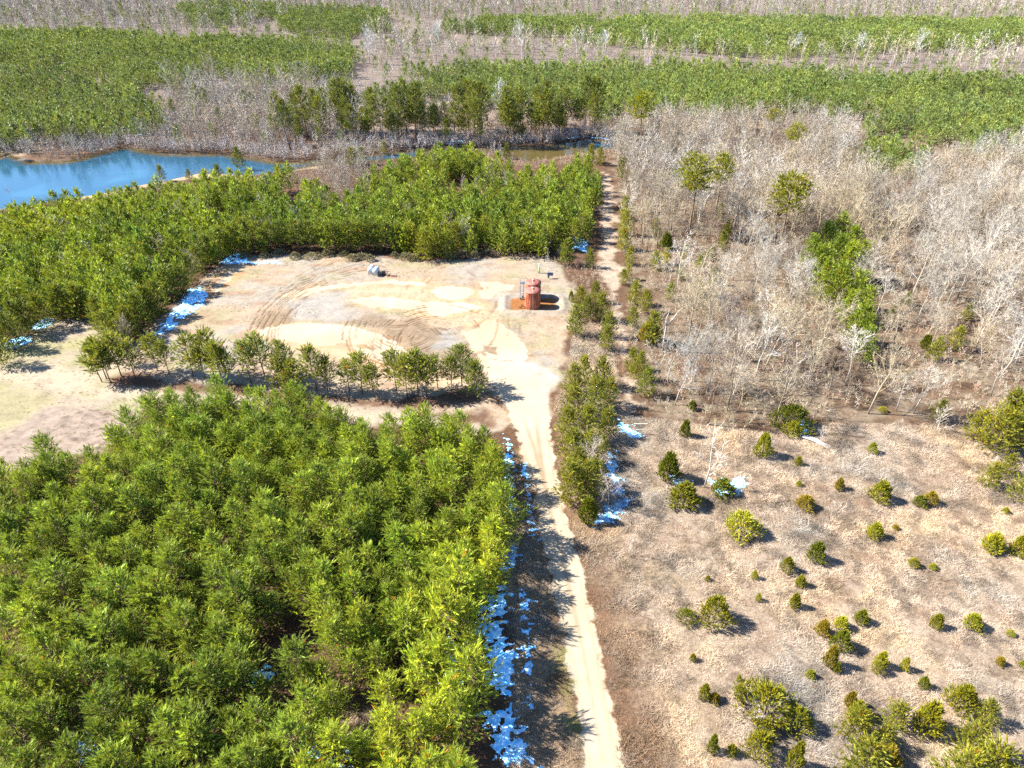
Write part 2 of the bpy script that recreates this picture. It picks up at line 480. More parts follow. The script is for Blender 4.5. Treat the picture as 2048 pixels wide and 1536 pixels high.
def soil(P):
    """(colour, sand distance, roughness of the cover, ruts) at ground points"""
    x, y = P[:, 0], P[:, 1]
    n = len(P)
    f1 = fbm(x * .08, y * .08, 1, 4); f2 = fbm(x * .3, y * .3, 2, 4); f3 = fbm(x * 1.1, y * 1.1, 5, 3)
    c = np.tile([0.12, 0.070, 0.042], (n, 1))                                     # needle litter
    rough = np.full(n, 0.9)
    c = blend(c, (0.27, 0.20, 0.145), sstep(.45, .6, f1) * sstep(260, 330, y))
    far = sstep(300, 420, y); c = blend(c, (0.20, 0.165, 0.14), far * .8)
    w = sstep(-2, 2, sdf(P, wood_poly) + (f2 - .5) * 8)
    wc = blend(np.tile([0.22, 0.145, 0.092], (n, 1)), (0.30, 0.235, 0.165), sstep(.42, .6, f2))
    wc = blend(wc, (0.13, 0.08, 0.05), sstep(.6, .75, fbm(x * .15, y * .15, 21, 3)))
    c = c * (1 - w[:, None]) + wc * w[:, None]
    # dry field
    sf = sdf(P, field_poly)
    w = sstep(-1.2, 1.2, sf + (f2 - .5) * 4)
    fc = blend(np.tile([0.29, 0.225, 0.160], (n, 1)), (0.37, 0.31, 0.24), sstep(.4, .65, f1))
    fc = blend(fc, (0.24, 0.155, 0.10), sstep(.5, .75, f2) * .5)
    fc = blend(fc, (0.15, 0.10, 0.065), sstep(.55, .68, f3) * .6)
    fc = blend(fc, (0.34, 0.27, 0.17), sstep(.6, .7, fbm(x * .2, y * .2, 31)) * .6)
    rd0 = sdf(P, road_poly)
    fc = blend(fc, (0.185, 0.115, 0.075), sstep(-6, -1, rd0) * sstep(.35, .55, f2 + .1) * .8)
    fc = fc * np.array([.88, .83, .80])
    c = c * (1 - w[:, None]) + fc * w[:, None]
    w = sstep(-1, 1, sdf(P, verge_poly) + (f2 - .5) * 3)
    vc = blend(np.tile([0.26, 0.19, 0.12], (n, 1)), (0.22, 0.22, 0.08), sstep(.5, .62, f2) * sstep(-3.2, -.5, rd0))
    c = c * (1 - w[:, None]) + vc * w[:, None]
    # left clearing
    w = sstep(-1, 1, sdf(P, left_poly) + (f2 - .5) * 4)
    lc = blend(np.tile([0.34, 0.28, 0.21], (n, 1)), (0.29, 0.265, 0.15), sstep(.5, .62, f1 + .12 * (x < -70) - .2 * (x > -62)))
    lc = blend(lc, (0.15, 0.085, 0.055), sstep(-1, 1.5, sdf(P, litter_poly) + (f2 - .5) * 6))
    c = c * (1 - w[:, None]) + lc * w[:, None]; rough = rough * (1 - w * .45)
    gp = sdf(P, poly([(-60, 765), (60, 770), (110, 800), (50, 840), (-60, 890)]))
    c = blend(c, (0.26, 0.245, 0.11), sstep(-3, 3, gp + (f2 - .5) * 6) * .6)
    gp = sdf(P, poly([(-60, 700), (120, 690), (200, 665), (210, 690), (100, 715), (-60, 730)]))
    c = blend(c, (0.29, 0.27, 0.12), sstep(-3, 3, gp + (f2 - .5) * 6) * .6)
    for q in lanes:
        c = blend(c, (0.40, 0.325, 0.235), sstep(-1.5, 1.5, sdf(P, q) + (f2 - .5) * 4) * .9)
    w = sstep(-.5, .5, sdf(P, plough_poly))
    fur = .5 + .5 * np.sin((x * .45 + y * .9) * 3.2 + f2 * 5)
    pc = blend(np.tile([0.31, 0.245, 0.195], (n, 1)), (0.12, 0.085, 0.065), sstep(.42, .7, f3) * fur)
    c = c * (1 - w[:, None]) + pc * w[:, None]
    # pad
    sp = sdf(P, pad_poly)
    w = sstep(-1, 1, sp + (f2 - .5) * 4)
    pc = blend(np.tile([0.345, 0.268, 0.188], (n, 1)), (0.315, 0.275, 0.225), sstep(.42, .62, f1))
    pc = blend(pc, (0.29, 0.26, 0.15), sstep(.56, .7, fbm(x * .13, y * .25, 41)) * .7)
    pc = blend(pc, (0.30, 0.20, 0.13), sstep(.6, .72, fbm(x * .15, y * .4, 43)) * .7)
    c = c * (1 - w[:, None]) + pc * w[:, None]; rough = rough * (1 - w * .5)
    gpoly = poly([(560, 600), (640, 575), (700, 585), (690, 610), (705, 640), (660, 646), (590, 640), (575, 618)])
    c = blend(c, (0.32, 0.29, 0.25), sstep(-2, 2, sdf(P, gpoly) + (f2 - .5) * 4))
    gp = sdf(P, poly([(840, 690), (880, 655), (920, 650), (935, 690), (900, 715), (850, 718)]))
    c = blend(c, (0.29, 0.27, 0.24), sstep(-2, 2, gp + (f2 - .5) * 5))
    tp = sdf(P, poly([(690, 565), (850, 560), (960, 590), (1000, 620), (990, 650), (900, 660), (800, 625), (700, 600)]))
    c = blend(c, (0.46, 0.34, 0.22), sstep(-2, 3, tp + (f2 - .5) * 6) * .75)
    tp = sdf(P, poly([(500, 660), (560, 690), (700, 725), (820, 770), (900, 775), (960, 790), (990, 830), (960, 760), (870, 720), (760, 690), (640, 690)]))
    c = blend(c, (0.46, 0.33, 0.21), sstep(-2, 2, tp + (f2 - .5) * 4) * .85)
    for q in darks:
        c = blend(c, (0.24, 0.175, 0.115), sstep(-1.5, 1.5, sdf(P, q) + (f2 - .5) * 5) * .8)
    cl = sdf(P, poly([(395, 600), (440, 545), (480, 522), (505, 520), (470, 560), (420, 600)]))
    c = blend(c, (0.46, 0.27, 0.14), sstep(-1, 1, cl + (f2 - .5) * 3) * .85)
    # grey gravel apron right of the road head
    ga = sdf(P, poly([(1020, 730), (1065, 722), (1100, 740), (1118, 760), (1098, 790), (1092, 840), (1085, 800), (1060, 760)]))
    c = blend(c, (0.40, 0.37, 0.33), sstep(-1, 1, ga + (f2 - .5) * 2))
    # sandy track
    w = sstep(-.8, .8, sdf(P, track_poly) - .8 + (f2 - .5) * 6)
    wtrk = w
    # berm and the wet basin inside it
    bd = berm_profile(P)
    c = blend(c, (0.37, 0.325, 0.27), sstep(3.0, .8, np.abs(bd - .3) + (f2 - .5) * 3.5) * .5)
    c = blend(c, (0.22, 0.16, 0.11), sstep(.55, .7, f3) * sstep(4, 2, np.abs(bd - .5)) * .6)
    c = blend(c, (0.29, 0.125, 0.042), sstep(-1.0, -1.8, bd + (f2 - .5) * 1.6))
    # shores
    wd = sdf(P, water_poly)
    c = blend(c, (0.28, 0.22, 0.16), sstep(-3, -1, wd) * sstep(260, 230, y) * .8)
    c = blend(c, (0.36, 0.27, 0.18), sstep(-1, 1, sdf(P, bank_poly)))
    c = blend(c, (0.38, 0.29, 0.19), sstep(-1.5, 1, sdf(P, shore_poly) + (f2 - .5) * 3))
    c = blend(c, (0.10, 0.07, 0.035), sstep(-1.0, 0.6, wd))
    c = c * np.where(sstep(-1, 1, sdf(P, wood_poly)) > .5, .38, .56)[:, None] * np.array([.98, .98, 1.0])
    c = blend(c, (0.235, 0.185, 0.142), wtrk * .85)
    sand, rd = sand_field(P)
    sand = np.where(bd < 3.5, -5, sand)
    rough = np.where(rd > 0, .12, rough); rough = rough * (1 - .75 * sstep(-.3, .6, sand))
    # wheel ruts: arcs round turning centres, and the two lanes of the road
    rut = np.full(n, 0.5)

    def arcs(cx, cy, r0, r1, a0, a1, per, amp, sq=1.0):
        nonlocal rut
        o = at(cx, cy)
        dx, dy = x - o[0], (y - o[1]) * sq
        r = np.hypot(dx, dy) + (f2 - .5) * .9; a = np.degrees(np.arctan2(dy, dx)) % 360
        da = (a - a0) % 360; span = (a1 - a0) % 360
        edge = sstep(0, 12, da) * sstep(span, span - 14, da) * (da < span)
        m = sstep(r0, r0 + 1.5, r) * sstep(r1, r1 - 1.5, r) * edge
        lane = np.floor(r / per); q = (r / per) % 1
        k = _h(lane, np.floor((a + 40 * f1) / 31.0), 77)
        g = np.where(k > .52, sstep(.36, .1, np.abs(q - .5)) * (0.4 + .6 * k), 0) - .25 * (k > .8)
        rut = rut - 1.35 * m * amp * g * np.clip(3.2 * (f2 - .30), .15, 1.25) * (0.5 + .9 * f3)

    arcs(815, 655, 4.0, 17.0, 150, 330, 0.75, .62, .75)
    arcs(865, 680, 3.5, 15.0, 20, 215, 0.85, .66, .8)
    arcs(790, 690, 5.0, 13.5, 20, 120, 0.8, .6, .9)
    arcs(625, 640, 6.0, 15.5, 110, 235, 0.7, .60, .55)
    arcs(700, 640, 13, 24.0, 70, 190, 0.8, .38, .55)
    arcs(905, 585, 6.0, 14.0, 0, 359, 1.4, .22, .55)
    arcs(880, 650, 12, 20.0, 320, 30, 1.3, .22, .7)
    
    # road lanes follow the carriageway
    half = sdf(P, road_poly)
    lane = np.where(half > .15, np.cos((half - 1.15) * 3.1), 0)
    rut = rut + np.where(half > .15, (lane * .22 - .05) * sstep(.1, .5, half) * (.5 + f1) * sstep(112, 103, y), 0)
    return c, sand, rough, np.clip(rut, 0, 1), wd


def axis(segs):
    out = []
    for a, b_, s in segs:
        out.append(np.arange(a, b_ - 1e-6, s))
    return np.concatenate(out + [[segs[-1][1]]])


xs = axis([(-4000, -760, 540), (-760, -320, 20), (-320, -130, 3.0), (-130, -75, .9), (-75, -12, .34), (-12, 22, .28), (22, 75, .7), (75, 130, 1.6), (130, 320, 3.0), (320, 760, 20), (760, 4000, 540)])
ys = axis([(-900, -20, 110), (-20, 30, 5), (30, 115, .42), (115, 200, .30), (200, 262, .9), (262, 330, 1.3), (330, 480, 5), (480, 1300, 20), (1300, 6000, 470)])
GX, GY = np.meshgrid(xs, ys)
P = np.stack([GX.ravel(), GY.ravel()], 1)
c, sand, rough, rut, wd = soil(P)
Z = bump_height(P) * sstep(.2, -1.5, np.maximum(sand, sdf(P, road_poly)))
bd = berm_profile(P)
Z = Z * sstep(0, 5, bd)
Z = Z + 0.5 * np.exp(-((bd - .3) / 1.05) ** 2) + np.where(bd < 0, -.02, 0)
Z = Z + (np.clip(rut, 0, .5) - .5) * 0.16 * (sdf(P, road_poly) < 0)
Z = np.where(wd > -6, Z * sstep(-1, -6, wd) - 1.1 * sstep(-2.5, 3, wd), Z)
Z += np.where(sdf(P, plough_poly) > 0, (fbm(P[:, 0] * 1.1, P[:, 1] * 1.1, 5, 3) - .5) * .65, 0)
V = np.stack([P[:, 0], P[:, 1], Z], 1)
nx, ny = len(xs), len(ys)
i, j = np.meshgrid(np.arange(nx - 1), np.arange(ny - 1))
q = (j * nx + i).ravel()
F = np.stack([q, q + 1, q + nx + 1, q + nx], 1)
C4 = np.stack([(P[F[:, 0]] + P[F[:, 2]]) / 2], 0)[0]
print("ground verts", len(V), time.time() - T0)
s_road = sdf(C4, road_poly); s_pad = sdf(C4, pad_poly); s_left = sdf(C4, left_poly); s_field = sdf(C4, field_poly); s_track = sdf(C4, track_poly)
cls = np.zeros(len(F), int)
cls[s_field > 0] = 3; cls[s_left > 0] = 4; cls[s_pad > 0] = 2; cls[s_track > 0] = 5; cls[s_road > 0] = 1
names = {0: ("ground", "brown leaf and needle strewn ground under the woods and around the pond"),
         1: ("road", "pale sandy dirt road running up from the bottom edge to the cleared pad"),
         2: ("dirt_pad", "cleared pad of pale sand and gravel scored with curved wheel tracks"),
         3: ("field", "dry tan grass field dotted with small cedars right of the road"),
         4: ("clearing", "bare sandy clearing with a ploughed plot below the pad"),
         5: ("path", "narrow sandy track between the roadside pines and the grey woods")}
for k, (nm, lab) in names.items():
    m = cls == k
    used = np.unique(F[m]); remap = np.full(len(V), -1); remap[used] = np.arange(len(used))
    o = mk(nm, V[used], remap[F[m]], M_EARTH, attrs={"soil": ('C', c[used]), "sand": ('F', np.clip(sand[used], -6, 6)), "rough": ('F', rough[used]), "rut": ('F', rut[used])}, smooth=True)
    tag(o, lab, kind='structure')


def ground_z(x, y):
    p = np.stack([np.atleast_1d(x), np.atleast_1d(y)], 1)
    return 0.0


# water sheet
wx = np.arange(-200, 60, 2.0); wy = np.arange(205, 335, 2.0)
GX, GY = np.meshgrid(wx, wy); P = np.stack([GX.ravel(), GY.ravel()], 1)
wd = sdf(P, water_poly)
f = fbm(P[:, 0] * .05, P[:, 1] * .05, 4)
wc = np.tile([0.008, 0.042, 0.075], (len(P), 1))
wc = blend(wc, (0.055, 0.042, 0.012), sstep(-45, -30, P[:, 0]) * sstep(36, 28, P[:, 0]))
wc = blend(wc, (0.055, 0.04, 0.012), sstep(4.5, 1.0, wd + (f - .5) * 5) * sstep(255, 275, P[:, 1]))  # far bank's dark reflection painted into the water colour along that shore
wc = blend(wc, (0.016, 0.065, 0.105), sstep(.45, .65, f) * sstep(6, 12, wd))
i, j = np.meshgrid(np.arange(len(wx) - 1), np.arange(len(wy) - 1)); q = (j * len(wx) + i).ravel()
F = np.stack([q, q + 1, q + len(wx) + 1, q + len(wx)], 1)
F = F[(wd[F] > -5).any(1)]
used = np.unique(F); remap = np.full(len(P), -1); remap[used] = np.arange(len(used))
o = mk("water", np.concatenate([P, np.full((len(P), 1), -.38)], 1)[used], remap[F], M_WATER, attrs={"soil": ('C', wc[used])})
tag(o, "still blue pond narrowing to a brown backwater at the wood edge", kind='structure')

# ------------------------------------------------------------------ plant builders
def unit(v):
    return v / (np.linalg.norm(v, axis=-1, keepdims=True) + 1e-9)


def frame(D):
    h = np.where(np.abs(D[:, 2:3]) < .9, [[0., 0, 1]], [[1., 0, 0]])
    U = unit(np.cross(D, h)); W = np.cross(D, U)
    return U, W


def tufts(P0, D, L, rng, k=9, w=.09, spread=.42, ln=.34, tip=True):
    """bottle-brush shoots: k needle bunches round each shoot axis; returns vertices (n,3 per triangle), tuft index per vertex"""
    n = len(P0); U, W = frame(D)
    Vs = []
    for j in range(k):
        a = (j / max(k - 1, 1)) * .8 + rng.uniform(-.06, .06, n)
        ph = j * 2.4 + rng.uniform(0, 6.28, n)
        rad = np.cos(ph)[:, None] * U + np.sin(ph)[:, None] * W
        sp = spread * (1 - .5 * (j / max(k - 1, 1)))
        d = unit(D * .7 + rad * sp)
        side = np.cross(D, rad)
        b0 = P0 + D * (L * a)[:, None]
        l_ = (ln * L / .6 * rng.uniform(.8, 1.2, n))[:, None]
        ww = (w * rng.uniform(.8, 1.25, n))[:, None]
        Vs.append(np.stack([b0 - side * ww * .5, b0 + side * ww * .5, b0 + d * l_], 1))
    V = np.stack(Vs, 1).reshape(-1, 3)
    idx = np.repeat(np.arange(n), k * 3)
    return V, idx


def tri(V):
    return np.arange(len(V)).reshape(-1, 3)


def pine_crown(seed, H, R, cb, ntuft, k, w, L0=.62, whorl=.55, shape=.75, flat=0.0, clump=.28):
    rng = np.random.default_rng(seed)
    z = cb * H; P0 = []; D = []; Ls = []
    br = []
    while z < H - .25:
        t = (z - cb * H) / (H * (1 - cb))
        rr = R * ((1 - t) ** shape) * (0.55 + .45 * min(1, t / .18)) + .25
        nb = rng.integers(4, 7)
        a0 = rng.uniform(0, 6.28)
        for b_ in range(nb):
            a = a0 + b_ * 2 * pi / nb + rng.normal(0, .25)
            el = radians(8 + 50 * t ** 1.3 + rng.normal(0, 9)) * (1 - flat)
            br.append((z + rng.normal(0, .12), a, el, rr * rng.uniform(.7, 1.2)))
        z += whorl * rng.uniform(.75, 1.25) * (1 - .35 * t)
    br.append((H - .5, 0, 1.5, .6))
    tot = sum(b_[3] for b_ in br)
    segs = []
    for z, a, el, ln in br:
        d = np.array([cos(a) * cos(el), sin(a) * cos(el), sin(el)])
        base = np.array([0, 0, z])
        m = max(2, int(round(ntuft * ln / tot)))
        s = 1 - rng.uniform(0, 1, m) ** 1.6 * .72
        s[0] = 1.0
        lat = rng.normal(0, 1, (m, 3)) * clump * (0.35 + .65 * s[:, None]) * np.array([1, 1, .6])
        p = base + d * (ln * s)[:, None] + lat * (ln ** .6) + np.array([0, 0, 1.]) * (.16 * ln * s ** 2)[:, None]
        dd = unit(d * .75 + lat * .9 + np.array([0, 0, .5]) + rng.normal(0, .33, (m, 3)))
        P0.append(p); D.append(dd); Ls.append(L0 * rng.uniform(.75, 1.25, m))
        segs.append((base, base + d * ln * .9 + np.array([0, 0, .13 * ln])))
    P0 = np.concatenate(P0); D = np.concatenate(D); Ls = np.concatenate(Ls)
    V, idx = tufts(P0 - D * Ls[:, None] * .3, D, Ls, rng, k, w)
    n = len(P0)
    br_ = np.exp(rng.normal(0.03, .30, n))
    yel = rng.uniform(0, 1, n)
    tn = np.stack([br_ * (0.92 + .24 * yel), br_, br_ * (1.15 - .4 * yel)], 1)
    dead = rng.random(n) < .006
    tn[dead] = [2.2, .75, .5]
    return V, tn[idx], segs


def trunk_mesh(name, H, r, segs, seed, mat, lean=.02, kbr=3, rbr=.035, everybr=1):
    rng = np.random.default_rng(seed)
    g = Geo()
    zz = np.linspace(0, 1, 6)
    off = np.cumsum(rng.normal(0, lean, (6, 2)), 0) * H * .3; off[0] = 0
    pts = np.stack([off[:, 0] * zz, off[:, 1] * zz, zz * H * .97 - .15 * (zz == 0)], 1)
    g.tube(pts, r * (1 - zz * .88), 7)
    for a, b_ in segs[::everybr]:
        g.tube([a, (a + b_) / 2 + [0, 0, .03], b_], [rbr, rbr * .7, rbr * .3], kbr, cap=False)
    V = np.concatenate(g.V); F = np.concatenate(g.F)
    me = bpy.data.meshes.new(name)
    me.from_pydata(V.tolist(), [], [tuple(dict.fromkeys(f)) for f in F.tolist()])
    me.polygons.foreach_set("use_smooth", np.ones(len(me.polygons), bool))
    me.materials.append(mat); me.update()
    return me


class PineKind:
    def __init__(s, seeds, H, R, cb, ntuft, k, w, r=.11, mat=None, **kw):
        s.var = []
        for sd in seeds:
            V, tn, segs = pine_crown(sd, H, R, cb, ntuft, k, w, **kw)
            me = mk("crown", V, tri(V), mat or M_NEEDLE, attrs={"tint": ('C', tn)}, link=False)
            tm = trunk_mesh("trunk", H, r, segs, sd, M_BARK)
            s.var.append((me, tm, V, tn))

    def place(s, name, x, y, sc, color, label, cat, group=None, rng=RNG, v=None, z=0.0, tilt=0.0, sxy=1.0):
        me, tm = s.var[rng.integers(len(s.var)) if v is None else v][:2]
        e = empty(name, (x, y, z), label, cat, group, rng.uniform(0, 6.28), (sc * sxy, sc * sxy, sc))
        e.rotation_euler[0] = rng.normal(0, .03); e.rotation_euler[1] = rng.normal(0, .03) + tilt
        part("trunk", tm, e); part("crown", me, e, color)
        return e


NEAR = PineKind(range(100, 109), 9.0, 2.35, .25, 430, 11, .078, whorl=.52, L0=.74, clump=.34)
ROW = PineKind(range(120, 126), 9.5, 2.6, .36, 360, 9, .125, r=.12, whorl=.58, L0=.8, shape=.6)
EDGE = PineKind(range(140, 146), 9.0, 2.7, .08, 480, 9, .135, whorl=.62, L0=.82, shape=.6)
TALL = PineKind(range(160, 166), 20.0, 3.9, .42, 430, 8, .24, r=.24, whorl=1.0, L0=1.15, shape=.5, clump=.42)
LONE = PineKind(range(170, 173), 18.0, 4.3, .60, 820, 9, .16, r=.27, whorl=1.75, L0=.75, shape=.42, flat=.65, clump=.40)


def cedar_mesh(seed, n=620, ratio=.42, k=7):
    rng = np.random.default_rng(seed)
    t = rng.uniform(0.02, 1, n) ** .85
    prof = ratio * 1.3 * np.clip(t / .22 + .25, 0, 1) ** .6 * np.clip(1.04 - t, .02, 1) ** .62
    a = rng.uniform(0, 6.28, n)
    lob = 1 + .2 * np.sin(a * 3 + seed + t * 4) + .16 * np.sin(a * 5 + t * 13) + rng.normal(0, .09, n)
    rr = prof * lob * rng.uniform(.35, 1, n) ** .35
    P0 = np.stack([rr * np.cos(a), rr * np.sin(a), t * .93 + .02], 1)
    D = unit(np.stack([np.cos(a) * .7, np.sin(a) * .7, .75 + .6 * t], 1) + rng.normal(0, .25, (n, 3)))
    Ls = rng.uniform(.09, .22, n)
    V, idx = tufts(P0 - D * .04, D, Ls, rng, k, .034, .5, .36)
    br = rng.uniform(.72, 1.3, n); y = rng.uniform(0, 1, n)
    tn = np.stack([br * (.9 + .35 * y), br, br * (1.1 - .5 * y)], 1)
    segs = [(np.array([0, 0, .1 + .1 * i]), np.array([cos(i * 2.4) * .25, sin(i * 2.4) * .25, .25 + .1 * i])) for i in range(6)]
    return mk("crown", V, tri(V), M_CEDAR, attrs={"tint": ('C', tn[idx])}, link=False), trunk_mesh("trunk", .9, .03, segs, seed, M_BARK, rbr=.012)


CEDARS = [cedar_mesh(s_, ratio=r_) for s_, r_ in ((1, .40), (2, .46), (3, .36), (4, .5), (5, .42))]
BUSHES = [cedar_mesh(s_, 560, r_) for s_, r_ in ((11, .62), (12, .7), (13, .58))]


def place_cedar(name, x, y, h, wid, color, label, cat, group=None, src=CEDARS, v=None, z=0.0):
    me, tm = src[RNG.integers(len(src)) if v is None else v]
    e = empty(name, (x, y, z), label, cat, group, RNG.uniform(0, 6.28), (wid / .84, wid / .84, h))
    part("trunk", tm, e); part("crown", me, e, color)
    return e


# ---- leafless trees
def bare_arrays(seed, H, spread, r, nl, ns, nt_, nf, tw=.045, up=.5, tall=.35, thin=.03, kl=4):
    rng = np.random.default_rng(seed)
    g = Geo(); strips = []
    lead = np.array([[0, 0, -.1], [rng.normal(0, .1), rng.normal(0, .1), H * .3], [rng.normal(0, .3), rng.normal(0, .3), H * .62], [rng.normal(0, .5), rng.normal(0, .5), H * .97]])
    g.tube(lead, [r, r * .78, r * .42, .02], 6 if kl > 3 else 4)

    def along(pts, s):
        s = np.clip(s, 0, 1) * (len(pts) - 1); i_ = min(int(s), len(pts) - 2); f_ = s - i_
        return pts[i_] * (1 - f_) + pts[i_ + 1] * f_, unit(pts[i_ + 1] - pts[i_])

    def strip(p, d, l, w):
        sd = unit(np.cross(d, rng.normal(0, 1, 3)))
        bend = unit(d + rng.normal(0, .2, 3))
        strips.append((p - sd * w / 2, p + sd * w / 2, p + bend * l))

    for i_ in range(nl):
        s = tall + (1 - tall) * (i_ + rng.uniform(0, .8)) / nl
        p, d0 = along(lead, s * .97)
        a = i_ * 2.4 + rng.normal(0, .4)
        el = radians(rng.uniform(25, 55) + 18 * s) * up * 1.7
        d = np.array([cos(a) * cos(el), sin(a) * cos(el), sin(el)])
        L = H * spread * (1.15 - .75 * s) * rng.uniform(.8, 1.25)
        pts = [p]; dd = d
        for q_ in range(3):
            dd = unit(dd + np.array([0, 0, .16]) + rng.normal(0, .13, 3)); pts.append(pts[-1] + dd * L / 3)
        pts = np.array(pts); r1 = max(r * .45 * (1.1 - s), thin)
        if kl: g.tube(pts, [r1, r1 * .7, r1 * .45, .012], kl, cap=False)
        else: strip(p, unit(pts[-1] - p), L, r1 * 2.2)
        for j_ in range(ns):
            p2, d2 = along(pts, .25 + .75 * (j_ + rng.uniform(0, 1)) / ns)
            dd2 = unit(d2 * .8 + rng.normal(0, .55, 3) + np.array([0, 0, .25]))
            l2 = L * .42 * rng.uniform(.6, 1.2)
            e2 = p2 + dd2 * l2
            strip(p2, dd2, l2, tw * 1.35)
            for k_ in range(nt_):
                s3 = .2 + .8 * (k_ + rng.uniform(0, 1)) / nt_
                p3 = p2 + dd2 * l2 * s3
                d3 = unit(dd2 * .8 + rng.normal(0, .5, 3) + np.array([0, 0, .2])); l3 = l2 * .5 * rng.uniform(.6, 1.2)
                strip(p3, d3, l3, tw * .8)
                for m_ in range(nf):
                    p4 = p3 + d3 * l3 * rng.uniform(.2, 1)
                    strip(p4, unit(d3 * .7 + rng.normal(0, .55, 3) + np.array([0, 0, .15])), l3 * rng.uniform(.5, .9), tw * .55)
    SV = np.array(strips).reshape(-1, 3)
    return g, SV


class BareKind:
    def __init__(s, seeds, H, spread, r, nl, ns, nt_, nf, **kw):
        s.var = []
        for sd in seeds:
            g, SV = bare_arrays(sd, H, spread, r, nl, ns, nt_, nf, **kw)
            V = np.concatenate(g.V); F = np.concatenate(g.F)
            tm = bpy.data.meshes.new("trunk")
            tm.from_pydata(V.tolist(), [], [tuple(dict.fromkeys(f)) for f in F.tolist()])
            a = tm.attributes.new("tint", 'FLOAT_COLOR', 'POINT')
            a.data.foreach_set("color", np.ones(len(V) * 4, np.float32))
            tm.polygons.foreach_set("use_smooth", np.ones(len(tm.polygons), bool))
            tm.materials.append(M_TWIG); tm.update()
            rng = np.random.default_rng(sd)
            tn = np.repeat(rng.uniform(.8, 1.2, (len(SV) // 3, 1)) * np.array([[1, 1, 1]]), 3, 0)
            cm = mk("crown", SV, tri(SV), M_TWIG, attrs={"tint": ('C', tn)}, link=False)
            FT = np.concatenate([F[:, :3], F[:, [0, 2, 3]]]); FT = FT[(FT[:, 0] != FT[:, 2]) & (FT[:, 1] != FT[:, 2])]
            TV = V[FT].reshape(-1, 3)
            s.var.append((cm, tm, np.concatenate([SV, TV]), np.concatenate([tn, np.ones((len(TV), 3)) * .95])))

    def place(s, name, x, y, sc, color, label, cat, group=None, v=None, tilt=None, tcol=None, z=0.0):
        cm, tm = s.var[RNG.integers(len(s.var)) if v is None else v][:2]
        e = empty(name, (x, y, z), label, cat, group, RNG.uniform(0, 6.28), sc)
        e.rotation_euler[0] = RNG.normal(0, .06); e.rotation_euler[1] = RNG.normal(0, .06) if tilt is None else tilt
        part("trunk", tm, e, tcol or color); part("crown", cm, e, color)
        return e


BARE = BareKind(range(200, 207), 12.0, .44, .14, 13, 7, 6, 3, tw=.050, thin=.035, up=.44)
BARE_OPEN = BareKind(range(280, 283), 11.0, .38, .11, 9, 4, 3, 0, tw=.06, thin=.04, up=.5, tall=.2)
BARE_SMALL = BareKind(range(220, 224), 6.0, .42, .06, 10, 6, 5, 2, tw=.042, tall=.15, up=.58)
print("templates", time.time() - T0)


def scatter(polys, spacing, jit=.32, ang=.3, holes=()):
    lo = np.min([p.min(0) for p in polys], 0) - 5; hi = np.max([p.max(0) for p in polys], 0) + 5
    d = np.hypot(*(hi - lo)); n = int(d / spacing) + 2
    a, b_ = np.meshgrid(np.arange(-n, n) * spacing, np.arange(-n, n) * spacing)
    Q = np.stack([a.ravel(), b_.ravel()], 1) + RNG.uniform(-jit, jit, (a.size, 2)) * spacing
    R_ = np.array([[cos(ang), -sin(ang)], [sin(ang), cos(ang)]])
    Q = Q @ R_.T + (lo + hi) / 2
    Q = Q[np.all((Q > lo) & (Q < hi), axis=1)]
    m = np.zeros(len(Q), bool)
    for p in polys: m |= inside(Q, p)
    for p in holes: m &= ~inside(Q, p)
    return Q[m]


def in_view(Q, z=5, pad=40):
    x, y = to_px(Q[:, 0], Q[:, 1], z)
    return (x > -pad) & (x < 2048 + pad) & (y > -pad) & (y < 1536 + pad * 1.5)


class Mass:
    """one stuff object gathered from many small plants of the given templates"""
    def __init__(s): s.V = []; s.T = []
    def put(s, tmpl, Q, sc, col, sxy=1.0, z=0.0):
        for (x, y), k, cl in zip(Q, sc, col):
            V, tn = tmpl[RNG.integers(len(tmpl))]
            a = RNG.uniform(0, 6.28); ca, sa = cos(a) * k * sxy, sin(a) * k * sxy
            W = np.empty(V.shape, np.float32)
            W[:, 0] = V[:, 0] * ca - V[:, 1] * sa + x; W[:, 1] = V[:, 0] * sa + V[:, 1] * ca + y; W[:, 2] = V[:, 2] * k + z
            s.V.append(W); s.T.append((tn * cl).astype(np.float32))
    def build(s, name, mat, label):
        V = np.concatenate(s.V); T = np.concatenate(s.T)
        o = mk(name, V, tri(V), mat, attrs={"tint": ('C', T)})
        print(name, len(V) // 3, "tris", time.time() - T0)
        return tag(o, label, kind='stuff')


def lod_pine(seeds, H, R, cb, ntuft, k, w, **kw):
    out = []
    for sd in seeds:
        V, tn, segs = pine_crown(sd, H, R, cb, ntuft, k, w, **kw)
        tr = np.array([[-.1, 0, 0], [.1, 0, 0], [0, 0, H], [0, -.1, 0], [0, .1, 0], [0, 0, H]])
        out.append((np.concatenate([V, tr]), np.concatenate([tn, np.tile([1.0, .5, .9], (6, 1))])))
    return out


def pine_cols(Q, base, var=.24, yel=.42):
    n = len(Q); b_ = RNG.uniform(1 - var, 1 + var, n); y = RNG.beta(2, 2.5, n) * yel
    base = np.asarray(base)
    return np.stack([base[0] * b_ * (1 + y * .75), base[1] * b_ * (1 + y * .35), base[2] * b_ * (1 - y * .3)], 1)


PINE = (0.160, 0.222, 0.032)
YPINE = (0.175, 0.190, 0.024)
TALLC = (0.125, 0.150, 0.026)

